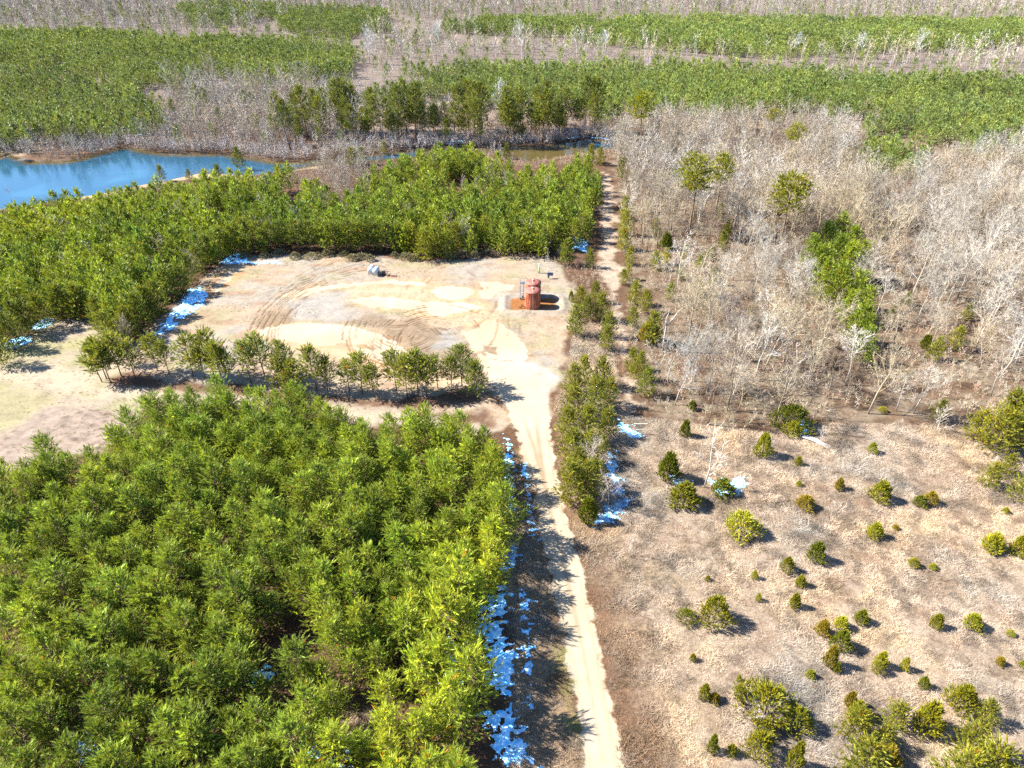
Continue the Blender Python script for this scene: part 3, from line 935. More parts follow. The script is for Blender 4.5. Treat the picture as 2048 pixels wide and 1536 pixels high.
# ------------------------------------------------------------------ near plantation: every pine an object of its own
A_poly = poly([(-160, 960), (0, 925), (100, 905), (215, 892), (255, 850), (292, 800), (400, 778), (560, 778), (660, 812), (700, 842), (770, 848), (830, 818), (940, 825), (965, 850), (1005, 895), (1018, 940), (1015, 1020), (1000, 1080), (985, 1130),
               (950, 1190), (905, 1240), (880, 1330), (870, 1420), (890, 1480), (930, 1560), (930, 1760), (-160, 1760)], 6.5)
A_holes = [poly([(480, 1300), (640, 1270), (660, 1370), (530, 1400)]), poly([(660, 1385), (760, 1395), (750, 1490), (680, 1480)]), poly([(150, 1450), (230, 1440), (230, 1530), (150, 1530)])]
QA = scatter([A_poly], 3.35, .34, .22, A_holes)
QA = QA[in_view(QA, 7, 60)]
order = np.argsort(QA[:, 1])
QA = QA[order]
QE = at([990, 978, 962, 940, 948, 940, 925, 1005, 935, 915, 895, 890, 900], [1140, 1185, 1235, 1310, 1370, 1430, 1490, 1080, 1175, 1250, 1330, 1400, 1460])
QA = np.concatenate([QE, QA])
GA = "pines of the dense plantation beside the road"
n_ind = min(298, len(QA))
cols = pine_cols(QA, PINE)
# the lighter, yellower pines on the plantation's road side
lightside = sstep(-28, -8, QA[:, 0]) * sstep(100, 70, QA[:, 1])
cols = cols * (1 + lightside[:, None] * np.array([.42, .30, .0]))
for k_ in range(n_ind):
    x, y = QA[k_]
    NEAR.place("plantation_pine", x, y, RNG.uniform(.74, 1.14) * (1.28 if k_ < 13 else 1), cols[k_], "young green pine among the close-set pines of the dense plantation left of the road", "pine tree", GA)
print("stand A", len(QA), n_ind)

# ------------------------------------------------------------------ stands of pine that read as one mass
C_poly = poly([(-120, 430), (0, 420), (100, 405), (190, 392), (300, 372), (420, 355), (540, 350), (600, 345), (650, 368), (660, 400), (690, 398), (700, 350), (800, 325), (850, 305), (900, 300), (960, 305), (1000, 325), (1050, 340), (1100, 335), (1150, 315), (1200, 310),
               (1205, 345), (1192, 400), (1180, 440), (1170, 470), (1090, 480), (960, 470), (860, 478), (720, 470), (560, 470), (460, 475), (390, 510), (330, 570), (280, 620), (220, 640), (160, 595), (70, 600), (-120, 660)], 6)
far_polys = [poly(p, 6) for p in (
    [(-60, 62), (180, 62), (400, 75), (560, 72), (700, 70), (735, 120), (690, 148), (610, 155), (520, 160), (420, 150), (330, 160), (300, 180), (330, 210), (340, 235), (300, 258), (200, 262), (90, 262), (-60, 285)],
    [(330, 5), (470, 2), (560, 10), (780, 18), (790, 48), (700, 66), (560, 52), (520, 30), (440, 45), (370, 38)],
    [(790, 126), (1000, 120), (1200, 122), (1500, 128), (1800, 140), (2120, 150), (2120, 265), (1960, 250), (1830, 228), (1720, 215), (1560, 205), (1440, 220), (1330, 213), (1210, 228), (1190, 205), (1100, 190), (900, 170), (820, 150)],
    [(1060, 32), (1300, 30), (1700, 35), (2120, 40), (2120, 85), (1990, 86), (1900, 86), (1750, 98), (1600, 100), (1450, 96), (1300, 85), (1180, 78), (1100, 62), (900, 56), (880, 45), (960, 35)],
    [(1660, 262), (1740, 228), (1900, 222), (2120, 240), (2120, 315), (1960, 300), (1890, 330), (1780, 350), (1700, 310)],
    [(640, 165), (820, 158), (900, 170), (1010, 178), (1010, 195), (840, 190), (700, 185)],
)]
far_holes = [poly(p, 5) for p in ([(-60, 118), (40, 118), (50, 134), (-60, 136)], [(70, 128), (130, 120), (140, 135), (80, 138)], [(1740, 72), (1800, 70), (1800, 80), (1740, 80)], [(690, 66), (740, 60), (760, 160), (730, 150)], [(2000, 78), (2120, 78), (2120, 108), (2000, 108)])]
strip_hole = poly([(640, 335), (690, 320), (765, 322), (775, 345), (735, 385), (705, 425), (670, 415), (645, 385)])
pf = Mass()
if len(QA) > n_ind:
    pf.put([(v[2], v[3]) for v in NEAR.var], QA[n_ind:], RNG.uniform(.8, 1.1, len(QA) - n_ind), cols[n_ind:])
QC = scatter([C_poly], 3.7, .33, .1, [strip_hole]); QC = QC[in_view(QC, 5, 80)]
ec = sdf(QC, C_poly); QC = QC[(ec > (fbm(QC[:, 0] * .09, QC[:, 1] * .09, 65) - .45) * 16) & (fbm(QC[:, 0] * .07, QC[:, 1] * .07, 66, 3) < .66)]
print("stand C", len(QC))
L1 = lod_pine(range(300, 306), 8.5, 2.3, .14, 180, 6, .20, L0=1.0, whorl=.75)
light = sstep(.45, .6, fbm(QC[:, 0] * .03, QC[:, 1] * .03, 61)) * .35 + .25 * sstep(-40, -20, QC[:, 0])
cc = pine_cols(QC, PINE) * .86 * (1 + light[:, None] * np.array([.5, .3, 0]))
pf.put(L1, QC, RNG.uniform(.75, 1.15, len(QC)), cc)
QF = scatter(far_polys, 4.3, .36, .5, far_holes); QF = QF[in_view(QF, 5, 60)]
em = np.full(len(QF), -60.)
for p in far_polys: em = np.maximum(em, sdf(QF, p))
QF = QF[em > (fbm(QF[:, 0] * .03, QF[:, 1] * .03, 75) - .38) * 38]
QS = scatter([poly([(-60, 4), (2120, 4), (2120, 250), (1240, 255), (1190, 265), (560, 300), (300, 285), (-60, 280)], 5)], 19, .5, .2); QF = np.concatenate([QF, QS[(sdf(QS, W_poly) < 0) & (sdf(QS, water_poly) < -3)]])
QF = QF[(fbm(QF[:, 0] * .025, QF[:, 1] * .05, 76, 3) < .70)]
print("far pines", len(QF))
d = QF[:, 1]
n_ = fbm(QF[:, 0] * .02, QF[:, 1] * .02, 71)
cf = pine_cols(QF, (0.118, 0.158, 0.046), .24, .35) * (.92 + .28 * sstep(-40, 60, QF[:, 0]))[:, None] * (1 + .35 * (n_ - .5)[:, None])
sf_ = (0.72 + .5 * fbm(QF[:, 0] * .03, QF[:, 1] * .03, 73)) * RNG.uniform(.8, 1.15, len(QF))
L2 = lod_pine(range(320, 326), 7.5, 2.3, .12, 80, 4, .30, L0=1.15, whorl=.9)
L3 = lod_pine(range(330, 336), 7.5, 2.4, .12, 34, 3, .42, L0=1.35, whorl=1.2)
m = d < 430
pf.put(L2, QF[m], sf_[m], cf[m]); pf.put(L3, QF[~m], sf_[~m] * 1.05, cf[~m])
pf.build("pine_forest", M_NEEDLE, "green pine plantations beyond the pad and across the pond")

# ------------------------------------------------------------------ grey leafless woods
W_holes = [poly([(1600, 490), (1680, 470), (1735, 520), (1725, 570), (1745, 640), (1735, 700), (1700, 690), (1690, 610), (1620, 580), (1590, 530)], 3), poly([(1690, 730), (1800, 690), (1900, 740), (1880, 800), (1700, 790)], 1)]
QW = scatter([W_poly], 5.3, .42, .7, W_holes); QW = QW[in_view(QW, 5, 60)]
UND = [(1250, 470, .7), (1246, 500, .65), (1252, 440, .7), (1258, 530, .5), (1245, 570, .4), (1255, 560, .4), (1270, 610, .6), (1290, 625, .55), (1265, 655, .5), (1300, 690, .75), (1275, 760, .6), (1290, 790, .6), (1262, 740, .5), (1330, 530, .45), (1360, 560, .4), (1400, 540, .45), (1420, 520, .4), (1450, 480, .55), (1445, 500, .5), (1395, 590, .4), (1330, 500, .5), (1310, 540, .5), (1440, 440, .5), (1500, 640, .35), (1780, 640, .35), (1865, 720, .5), (1905, 700, .55), (1870, 840, .45), (1845, 500, .3), (1810, 610, .35), (1340, 600, .45), (1370, 520, .4), (1425, 570, .45), (1310, 470, .5), (1640, 440, .4), (1760, 480, .35), (1930, 640, .4)]
SN = at([1326, 1570, 1557, 1378, 1408] + [u[0] for u in UND], [702, 800, 505, 470, 975] + [u[1] for u in UND]); QW = QW[np.all([np.hypot(*(QW - (q_ + [0, -3])).T) > 4.6 for q_ in SN], axis=0)]
LP = at([1378, 1432, 1557, 1650, 1690, 1715, 1630, 1280], [470, 425, 505, 600, 640, 700, 560, 300])


def clear_view(Q):
    m = np.ones(len(Q), bool)
    for lx, ly in LP:
        m &= ~((np.abs(Q[:, 0] - lx * Q[:, 1] / ly) < 3.6) & (Q[:, 1] > ly - 15) & (Q[:, 1] < ly + 4))
    return m


QW = QW[clear_view(QW)]
QW = QW[np.argsort(QW[:, 1])]
print("wood trees", len(QW))
GREYS = [(0.285, 0.255, 0.215), (0.275, 0.225, 0.165), (0.35, 0.32, 0.28), (0.17, 0.13, 0.095), (0.29, 0.24, 0.165)]
GB = "leafless trees of the grey woods"
for k_, (x, y) in enumerate(QW[:285]):
    wn_ = fbm(np.array([x * .05]), np.array([y * .05]), 99, 2)[0]
    cl = np.array(GREYS[int(np.clip((wn_ - .3) * 12 + RNG.uniform(-1, 1), 0, 4))]) * RNG.uniform(.75, 1.2)
    (BARE if RNG.random() < .80 else BARE_SMALL).place("bare_tree", x, y, RNG.uniform(.75, 1.45), cl, "leafless pale grey tree among the crowded bare trees of the woods right of the track", "bare tree", GB)
bm_ = Mass()
LB1 = [(v[2], v[3]) for v in BareKind(range(240, 244), 11.5, .44, .14, 10, 5, 5, 1, tw=.085, kl=3, up=.44).var]
LB2 = [(v[2], v[3]) for v in BareKind(range(250, 254), 10.0, .40, .13, 7, 4, 3, 0, tw=.16, thin=.06, kl=0).var]


def grey_cols(n, dark=1.0):
    return np.array(GREYS)[RNG.integers(0, 5, n)] * RNG.uniform(.8, 1.12, (n, 1)) * dark


rest = QW[285:]
bm_.put(LB1, rest, RNG.uniform(.6, 1.1, len(rest)), grey_cols(len(rest)))
bare_far = [poly(p, 4) for p in (
    [(-60, -9), (560, -9), (2120, -9), (2120, 30), (1700, 30), (1060, 26), (880, 36), (790, 12), (470, 0), (330, 3), (360, 40), (440, 48), (520, 35), (560, 58), (400, 70), (-60, 58)],
    [(725, 70), (900, 66), (1060, 72), (1180, 96), (1300, 103), (1600, 117), (1760, 112), (1900, 100), (2120, 100), (2120, 134), (1800, 124), (1500, 112), (1000, 106), (830, 116), (790, 112), (740, 135)],
    [(330, 175), (420, 162), (520, 170), (640, 165), (700, 188), (720, 200), (700, 270), (640, 285), (560, 290), (440, 290), (300, 285), (240, 275), (300, 262), (345, 240), (335, 212)],
    [(0, 268), (150, 265), (250, 275), (240, 292), (150, 302), (60, 300), (60, 288)],
    [(1190, 210), (1330, 218), (1440, 226), (1560, 210), (1720, 218), (1840, 232), (1740, 250), (1500, 240), (1340, 236), (1240, 258), (1200, 250)],
    [(1900, 300), (2120, 285), (2120, 300), (1900, 315)],
)]
QB = scatter(bare_far, 7.6, .45, .2, [poly([(880, 68), (1000, 72), (1000, 92), (880, 92)], 2), poly([(2000, 92), (2120, 92), (2120, 112), (2000, 112)], 2)])
QB = QB[in_view(QB, 5, 60)]
print("far bare", len(QB))
d = QB[:, 1]; m = d < 430
sB = RNG.uniform(.5, 1.15, len(QB)); sB[d > 600] *= 1.3
sB[(QB[:, 1] > 430) & (QB[:, 1] < 600)] *= 1.0
cB = grey_cols(len(QB), 1.15) * np.where(RNG.random(len(QB)) < .22, .4, 1.0)[:, None]
bm_.put(LB1, QB[m], sB[m] * .8, cB[m]); bm_.put(LB2, QB[~m], sB[~m], cB[~m])
# denser low brush woods in the same belts
QB2 = scatter([poly([(-120, -6), (2168, -6), (2168, 300), (1238, 262), (1200, 285), (560, 322), (300, 300), (-120, 300)], 3)], 5.0, .45, .9, [poly([(885, 68), (1000, 72), (1000, 90), (885, 90)], 1), poly([(2010, 94), (2120, 94), (2120, 110), (2010, 110)], 1)])
em2 = np.full(len(QB2), -60.)
for p in far_polys: em2 = np.maximum(em2, sdf(QB2, p))
QB2 = QB2[(em2 < 11) & (sdf(QB2, W_poly) < 0) & (sdf(QB2, C_poly) < 0)]; QB2 = QB2[in_view(QB2, 3, 40)]; QB3 = scatter([bare_far[2], bare_far[3], poly([(560, 300), (700, 270), (1000, 268), (1190, 262), (1235, 268), (1180, 278), (900, 292), (640, 312), (560, 315)], 1)], 2.6, .5, .3)
QB2 = np.concatenate([QB2, QB3[fbm(QB3[:, 0] * .1, QB3[:, 1] * .1, 55) > .4]])
QR = scatter([poly([(-60, 262), (300, 275), (600, 300), (900, 280), (1240, 262), (1240, 300), (900, 300), (600, 330), (300, 310), (-60, 310)])], 1.7, .5, .2); wr = sdf(QR, water_poly); QR = QR[(wr < .6) & (wr > -6)]
QB2 = np.concatenate([QB2[sdf(QB2, water_poly) < 0], QR])
QB2 = QB2[(QB2[:, 1] < 430) | (RNG.random(len(QB2)) < .40)]; print('brush', len(QB2))
LS2 = [(v[2], v[3]) for v in BareKind(range(260, 264), 4.0, .5, .05, 7, 4, 3, 0, tw=.13, tall=.05, up=.6, thin=.05, kl=0).var]
warm = np.array([[0.33, 0.275, 0.24], [0.37, 0.33, 0.30], [0.23, 0.185, 0.16], [0.38, 0.35, .33]])
bm_.put(LS2, QB2, RNG.uniform(.6, 1.3, len(QB2)), warm[RNG.integers(0, 4, len(QB2))])
QT_ = scatter([bare_far[2], poly([(430, 270), (700, 255), (900, 270), (1190, 262), (1190, 275), (900, 288), (640, 300), (440, 296)], 0)], 9.0, .5, .3); QT_ = QT_[sdf(QT_, water_poly) < -2]
bm_.put(LB1, QT_, RNG.uniform(.9, 1.55, len(QT_)), grey_cols(len(QT_), 1.1))
QV = scatter([poly([(725, 60), (900, 62), (1060, 68), (1180, 86), (1300, 96), (1600, 112), (1760, 108), (1900, 96), (2120, 98), (2120, 140), (1800, 130), (1500, 118), (1000, 112), (740, 140)], 2)], 11.0, .5, .3, [poly([(880, 68), (1000, 72), (1000, 92), (880, 92)], 2)])
bm_.put(LB2, QV, RNG.uniform(.7, 1.9, len(QV)) * RNG.uniform(.7, 1, len(QV)), grey_cols(len(QV), 1.35))
QV = scatter([poly([(-60, -8), (2120, -8), (2120, 26), (1060, 22), (880, 32), (560, 50), (-60, 55)], 2)], 16.0, .5, .3); QV = QV[in_view(QV, 5, 60)]
bm_.put(LB2, QV, RNG.uniform(1.1, 2.0, len(QV)), grey_cols(len(QV), 1.2) * np.where(RNG.random(len(QV)) < .35, .35, 1.0)[:, None])
QK = np.concatenate([scatter([strip_hole], 4.0, .5, .2), scatter([C_poly], 15, .5, .6)])
bm_.put(LB1, QK, RNG.uniform(.55, .9, len(QK)), grey_cols(len(QK)))
QX = scatter([W_poly], 4.6, .5, .1); QX = QX[(QX[:, 1] > 200) & in_view(QX, 5, 60) & clear_view(QX)]
QX = QX[fbm(QX[:, 0] * .04, QX[:, 1] * .04, 103, 3) > .40]
bm_.put(LB1, QX, RNG.uniform(.7, 1.25, len(QX)), grey_cols(len(QX), 1.12))
bm_.build("bare_woodland", M_TWIG, "grey leafless woodland behind the woods' nearest trees, round the pond and along the skyline")

# ------------------------------------------------------------------ undergrowth and dry grass
ug = Mass()
LU = [(v[2], v[3]) for v in BareKind(range(270, 275), 2.2, .6, .03, 9, 4, 3, 0, tw=.05, tall=.02, up=.55, thin=.02, kl=0).var]
QU = scatter([wood_poly], 2.0, .5, .4); QU = QU[in_view(QU, 1, 40)]
nz = fbm(QU[:, 0] * .12, QU[:, 1] * .12, 81); QU = QU[(nz > .33) & (QU[:, 1] < 290)]
warm2 = np.array([[0.34, 0.25, 0.18], [0.40, 0.32, 0.25], [0.30, 0.20, 0.14], [0.42, 0.36, .28], [.36, .31, .2]])
ug.put(LU, QU, RNG.uniform(.45, 1.15, len(QU)), warm2[RNG.integers(0, 5, len(QU))])
belts = [poly(p) for p in ([(555, 338), (650, 322), (655, 365), (600, 380), (560, 372)], [(640, 340), (700, 322), (780, 325), (760, 350), (715, 395), (690, 430), (650, 400)], [(780, 322), (900, 308), (1000, 305), (1060, 325), (1130, 315), (1235, 297), (1215, 330), (1120, 335), (1050, 345), (990, 320), (860, 315)],
                          [(1125, 525), (1200, 520), (1230, 600), (1255, 700), (1262, 830), (1120, 800), (1135, 700), (1155, 600)], [(940, 510), (1100, 500), (1130, 530), (1010, 520)],
                          [(960, 500), (1060, 490), (1130, 500), (1120, 515), (1000, 515)])]
QU = scatter(belts, 1.7, .5, .4); nz = fbm(QU[:, 0] * .2, QU[:, 1] * .2, 82); QU = QU[nz > .36]
ug.put(LU, QU, RNG.uniform(.4, .9, len(QU)), warm2[RNG.integers(0, 5, len(QU))])
QU = scatter([field_poly], 3.2, .5, .8); QU = QU[in_view(QU, 0, 30)]; nz = fbm(QU[:, 0] * .1, QU[:, 1] * .1, 83); QU = QU[(nz > .45) & (sdf(QU, road_poly) < -2) & (sdf(QU, track_poly) < 0)]
ug.put(LU, QU, RNG.uniform(.18, .42, len(QU)), np.array([[.28, .23, .19], [.22, .165, .12], [.31, .27, .23]])[RNG.integers(0, 3, len(QU))])
ug.build("undergrowth", M_TWIG, "low twiggy brown undergrowth on the floor of the woods and wood edges")

gr = Mass()


def grass_tmpl(seed, n=26, h=.6, w=.034, sp=.75):
    rng = np.random.default_rng(seed)
    a = rng.uniform(0, 6.28, n); el = rng.uniform(.2, 1.0, n)
    d = unit(np.stack([np.cos(a) * sp, np.sin(a) * sp, el], 1)); p = rng.normal(0, .2, (n, 3)); p[:, 2] = -.03
    sd = unit(np.cross(d, rng.normal(0, 1, (n, 3)))); l_ = h * rng.uniform(.6, 1.3, (n, 1))
    V = np.stack([p - sd * w / 2, p + sd * w / 2, p + d * l_], 1).reshape(-1, 3)
    tn = np.repeat(rng.uniform(.75, 1.3, (n, 1)) * np.ones((1, 3)), 3, 0)
    return V, tn


LG = [grass_tmpl(s_) for s_ in range(8)]
gap_poly = poly([(630, 1360), (770, 1370), (770, 1520), (640, 1500)])
QG = scatter([field_poly, verge_poly, gap_poly], .40, .5, .3); QG = QG[in_view(QG, 0, 30)]
f1 = fbm(QG[:, 0] * .35, QG[:, 1] * .35, 91, 4); f2 = fbm(QG[:, 0] * .06, QG[:, 1] * .06, 92)
keep = (f1 > .18) & (sdf(QG, road_poly) < -.5) & (sdf(QG, track_poly) < 0)
QG, f1, f2 = QG[keep], f1[keep], f2[keep]
gc = np.tile([0.355, 0.282, 0.222], (len(QG), 1)) * RNG.uniform(.8, 1.12, (len(QG), 1)) * (.55 + .8 * sstep(.33, .55, fbm(QG[:, 0] * .55, QG[:, 1] * .55, 97, 3)))[:, None]
rdd = sdf(QG, road_poly)
redm = (sstep(-9, -2, rdd) * .7 + sstep(.55, .75, fbm(QG[:, 0] * .3, QG[:, 1] * .3, 93)) * .4)[:, None]
gc = gc * (1 - redm) + np.array([0.21, 0.14, 0.09]) * redm * RNG.uniform(.8, 1.15, (len(QG), 1))
pale = (sstep(.5, .65, f2) * (RNG.random(len(QG)) < .7))[:, None]
gc = gc * (1 - pale * .5) + np.array([0.41, 0.345, 0.285]) * pale * .5
print("grass", len(QG))
gr.put(LG, QG, (.4 + 1.5 * np.clip(f1 - .30, 0, 1)) * np.clip(np.exp(RNG.normal(0, .34, len(QG))), .4, 1.6) * 1.1, gc)
gr.build("dry_grass", M_GRASS, "dry tan grass and bleached weeds tufted over the field and road verge")

# pad and clearing weeds
gr = Mass()
QG = scatter([pad_poly, left_poly], 1.0, .5, .3)
f1 = fbm(QG[:, 0] * .2, QG[:, 1] * .35, 95, 4)
sd_, _ = sand_field(QG)
QG = QG[(f1 > .54) & (sd_ < -1.2) & (berm_profile(QG) > -1)]
ring = np.stack([berm_c[0] + (BERM_HX + .4) * np.sign(np.cos(t_ := RNG.uniform(0, 6.28, 260))) * np.abs(np.cos(t_)) ** .35, berm_c[1] + (BERM_HY + .4) * np.sign(np.sin(t_)) * np.abs(np.sin(t_)) ** .35], 1) + RNG.normal(0, .8, (260, 2))
QG = np.concatenate([QG, ring])
gc = np.array([[.36, .29, .19], [.33, .22, .13], [.30, .28, .15], [.40, .34, .25]])[RNG.integers(0, 4, len(QG))]
gr.put(LG, QG, RNG.uniform(.3, .8, len(QG)), gc)
gr.build("weeds", M_GRASS, "sparse dry weeds scattered over the pad, clearing and earth bank")

# ------------------------------------------------------------------ snow lying in the shade of the trees
snow_polys = [poly(p) for p in (
    [(308, 668), (330, 640), (355, 610), (375, 578), (400, 572), (418, 585), (408, 612), (380, 628), (350, 655), (325, 672)],
    [(4, 690), (30, 676), (62, 672), (64, 684), (40, 694), (10, 702)],
    [(58, 655), (80, 640), (100, 634), (112, 645), (90, 656), (66, 664)],
    [(436, 528), (455, 512), (478, 505), (498, 515), (500, 526), (470, 530)],
    [(1212, 905), (1232, 905), (1235, 940), (1248, 975), (1262, 1005), (1240, 1030), (1220, 1048), (1186, 1052), (1186, 1030), (1210, 1020), (1222, 985), (1214, 945)],
    [(1000, 1170), (1022, 1180), (1012, 1230), (1004, 1262), (1032, 1310), (1035, 1340), (1018, 1385), (985, 1390), (962, 1350), (970, 1300), (962, 1280), (930, 1260), (960, 1215)],
    [(880, 1240), (925, 1235), (920, 1290), (915, 1400), (885, 1420), (872, 1340)],
    [(1004, 1085), (1030, 1085), (1042, 1110), (1030, 1140), (1005, 1140)],
    [(1010, 870), (1020, 880), (1030, 960), (1030, 1030), (1010, 1030), (1008, 960)],
    [(1044, 930), (1052, 930), (1060, 1000), (1075, 1080), (1066, 1082), (1054, 1010)],
    [(1046, 1180), (1058, 1180), (1062, 1290), (1068, 1410), (1058, 1420), (1050, 1310)],
    [(960, 1430), (1040, 1410), (1050, 1500), (1090, 1540), (1000, 1530)],
    [(1128, 278), (1180, 264), (1230, 268), (1236, 282), (1180, 276)],
    [(880, 282), (920, 276), (930, 284), (890, 290)],
    [(1235, 838), (1262, 850), (1285, 872), (1262, 880), (1236, 865)],
    [(1420, 960), (1490, 955), (1500, 975), (1440, 1000)], [(1340, 950), (1385, 965), (1380, 978), (1350, 970)],
    [(1596, 846), (1618, 844), (1620, 866), (1602, 868)],
    [(480, 1340), (540, 1335), (535, 1380), (480, 1375)], [(150, 1470), (210, 1490), (200, 1530), (150, 1520)],
    [(250, 250), (320, 262), (320, 270), (250, 272)], [(180, 296), (235, 284), (235, 291), (190, 300)], [(1140, 470), (1175, 480), (1172, 505), (1145, 495)], [(500, 525), (560, 520), (560, 527), (505, 530)],
    [(600, 1500), (700, 1500), (700, 1536), (600, 1536)],
)]
SV, SF = [], []; off = 0
for si, pq in enumerate(snow_polys):
    st = .12 if pq[:, 1].mean() < 120 else (.22 if pq[:, 1].mean() < 220 else .6)
    lo, hi = pq.min(0) - 1, pq.max(0) + 1
    gx = np.arange(lo[0], hi[0], st); gy = np.arange(lo[1], hi[1], st)
    if len(gx) < 3 or len(gy) < 3: continue
    A_, B_ = np.meshgrid(gx, gy); Pq = np.stack([A_.ravel(), B_.ravel()], 1)
    fr = 1.0 if st < .3 else .4
    val = np.clip(sdf(Pq, pq) * (.30 if st < .3 else .12), -1, .24) + (fbm(Pq[:, 0] * fr * 1.3 + Pq[:, 1] * .3, Pq[:, 1] * fr * 1.9 - Pq[:, 0] * .4, 301 + si, 5) - .5) * 1.15
    i, j = np.meshgrid(np.arange(len(gx) - 1), np.arange(len(gy) - 1)); q = (j * len(gx) + i).ravel()
    F = np.stack([q, q + 1, q + len(gx) + 1, q + len(gx)], 1); F = F[(val[F] > .02).all(1)]
    if not len(F): continue
    zb = bump_height(Pq) + .03 + np.clip(val, 0, .4) * .28
    if 12 <= si <= 13 or pq[:, 1].mean() > 240: zb = np.full(len(Pq), .0) + .05
    SV.append(np.stack([Pq[:, 0], Pq[:, 1], zb], 1)); SF.append(F + off); off += len(Pq)
SV = np.concatenate(SV); SF = np.concatenate(SF)
used = np.unique(SF); remap = np.full(len(SV), -1); remap[used] = np.arange(len(used))
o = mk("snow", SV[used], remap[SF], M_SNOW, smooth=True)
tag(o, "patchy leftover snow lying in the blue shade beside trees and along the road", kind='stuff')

# ------------------------------------------------------------------ single pines
ORD = ["first", "second", "third", "fourth", "fifth", "sixth", "seventh", "eighth", "ninth", "tenth", "eleventh", "twelfth", "thirteenth", "fourteenth", "fifteenth", "sixteenth", "seventeenth", "eighteenth", "nineteenth", "twentieth",
       "twenty-first", "twenty-second", "twenty-third", "twenty-fourth", "twenty-fifth", "twenty-sixth", "twenty-seventh", "twenty-eighth", "twenty-ninth", "thirtieth", "thirty-first", "thirty-second"]
rowb = [(204, 764), (213, 757), (221, 764), (243, 752), (271, 757), (315, 741), (339, 748), (387, 753), (410, 757), (427, 748), (445, 767), (457, 769), (503, 766), (530, 754), (565, 775), (590, 785), (634, 781), (656, 783), (699, 785), (725, 788), (748, 795),
        (793, 780), (815, 795), (837, 791), (854, 793), (876, 778), (904, 778), (924, 772), (950, 790), (575, 762)]
rowb.sort()
for k_, (px, py) in enumerate(rowb):
    x, y = at(px, py)
    cl = pine_cols(np.zeros((1, 2)), (0.155, 0.185, 0.028), .12)[0]
    (EDGE if px in (565, 590, 950) else ROW).place("pine_tree", x, y, RNG.uniform(.76, 1.10), cl, f"slim pine with bare lower trunk below the pad, {ORD[k_]} from the row's west end", "pine tree", "row of slim pines between the pad and the plantation", sxy=1.12)
print("row", len(rowb))
strip = [(1150, 672, .95), (1172, 640, .8), (1200, 640, .9), (1160, 620, .75), (1190, 605, .7), (1215, 675, .8), (1212, 700, .75),
         (1145, 790, .9), (1170, 770, .85), (1205, 775, .9), (1150, 840, 1.0), (1190, 825, 1.0), (1215, 810, .8), (1135, 880, .95), (1175, 885, 1.0), (1210, 870, .8), (1140, 935, 1.0), (1155, 965, .9),
         (1180, 925, .85), (1140, 1005, 1.05), (1170, 1000, 1.0), (1190, 985, .85), (1205, 905, .5)]
strip.sort(key=lambda t: t[1])
for k_, (px, py, s_) in enumerate(strip):
    x, y = at(px, py)
    cl = pine_cols(np.zeros((1, 2)), YPINE if py > 660 else (0.135, 0.15, 0.014), .12, .3)[0]
    EDGE.place("roadside_pine", x, y, s_ * .86, cl, f"bushy yellow-green pine, {ORD[k_]} from the tank end of the strip between road and track", "pine tree", "strip of bushy pines between road and track")
# trees along the edge of the stand behind the pad
edge = [(-20, 692, 1.1), (45, 674, 1.0), (30, 700, 1.0), (8, 730, 1.0), (95, 655, .95), (60, 665, .9), (135, 640, 1.0), (165, 640, 1.0), (205, 660, .95), (222, 690, .85), (238, 730, .8), (262, 680, .9), (285, 660, 1.0), (300, 640, .95), (318, 632, 1.0), (345, 600, 1.0), (365, 590, .9), (385, 568, .9), (400, 548, .9),
        (420, 530, .95), (447, 516, 1.0), (470, 508, .95), (495, 500, 1.0), (520, 503, .95), (545, 505, 1.0), (570, 500, .95), (598, 503, 1.0), (622, 505, .95), (648, 502, 1.0), (672, 506, .95), (700, 505, 1.0), (722, 505, 1.0), (748, 504, .95),
        (775, 506, 1.0), (800, 505, 1.0), (826, 508, 1.0), (850, 520, .95), (872, 516, 1.0), (895, 518, .9), (915, 505, 1.0), (945, 498, .95), (975, 492, 1.0), (1005, 495, .95), (1035, 497, .9), (1060, 505, .85), (1082, 508, .8), (1105, 500, .95), (1130, 530, .85), (1180, 535, .6), (1148, 495, .95), (1165, 485, .95), (1172, 460, .9)]
for k_, (px, py, s_) in enumerate(edge):
    x, y = at(px, py)
    bright = px > 800
    cl = pine_cols(np.zeros((1, 2)), (0.155, 0.185, 0.020) if bright else (0.13, 0.162, 0.024), .12)[0]
    where = f"{ORD[k_]} from the pond side along the stand's edge by the clearing" if k_ < 20 else f"{ORD[k_ - 20]} from the snow corner along the stand's edge above the pad"
    (ROW if (480 < px < 800 or px in (238, 222)) else EDGE).place("edge_pine", x, y, s_ * (.98 if py > 560 else .95), cl, f"green pine, {where}", "pine tree", "pines along the open edge of the stand behind the pad")
# shore pines and pond trees
shore = [(325, 362, .62, "yellow-green pine on the pond's near shore, bushy, beside a leafless grey shrub"), (380, 362, .45, "small dark pine alone on the pond's near shore"), (440, 366, .7, "broad yellow-green pine on the pond's near shore"),
         (480, 338, .85, "taller pine with grey twigs around it at the water's narrowing"), (560, 365, .65, "pine at the foot of the narrow water, on the near bank"), (705, 335, .8, "yellow-green pine on the near bank of the brown backwater"), (725, 330, .7, "second pine on the brown backwater's bank, beside a taller yellow-green one"),
         (768, 308, .55, "small bright pine leaning at the backwater with snow beside it"), (1013, 318, .65, "single round pine standing at the brown backwater's bend"), (1180, 325, .75, "dark green pine at the head of the sandy track"), (1200, 330, .7, "pale pine at the head of the track beside a dark one"), (1245, 360, .85, "bright yellow-green pine right at the track's far end")]
for px, py, s_, lab in shore:
    x, y = at(px, py)
    EDGE.place("shore_pine", x, y, s_, pine_cols(np.zeros((1, 2)), (0.135, 0.15, 0.016), .15)[0], lab, "pine tree")
QT = []
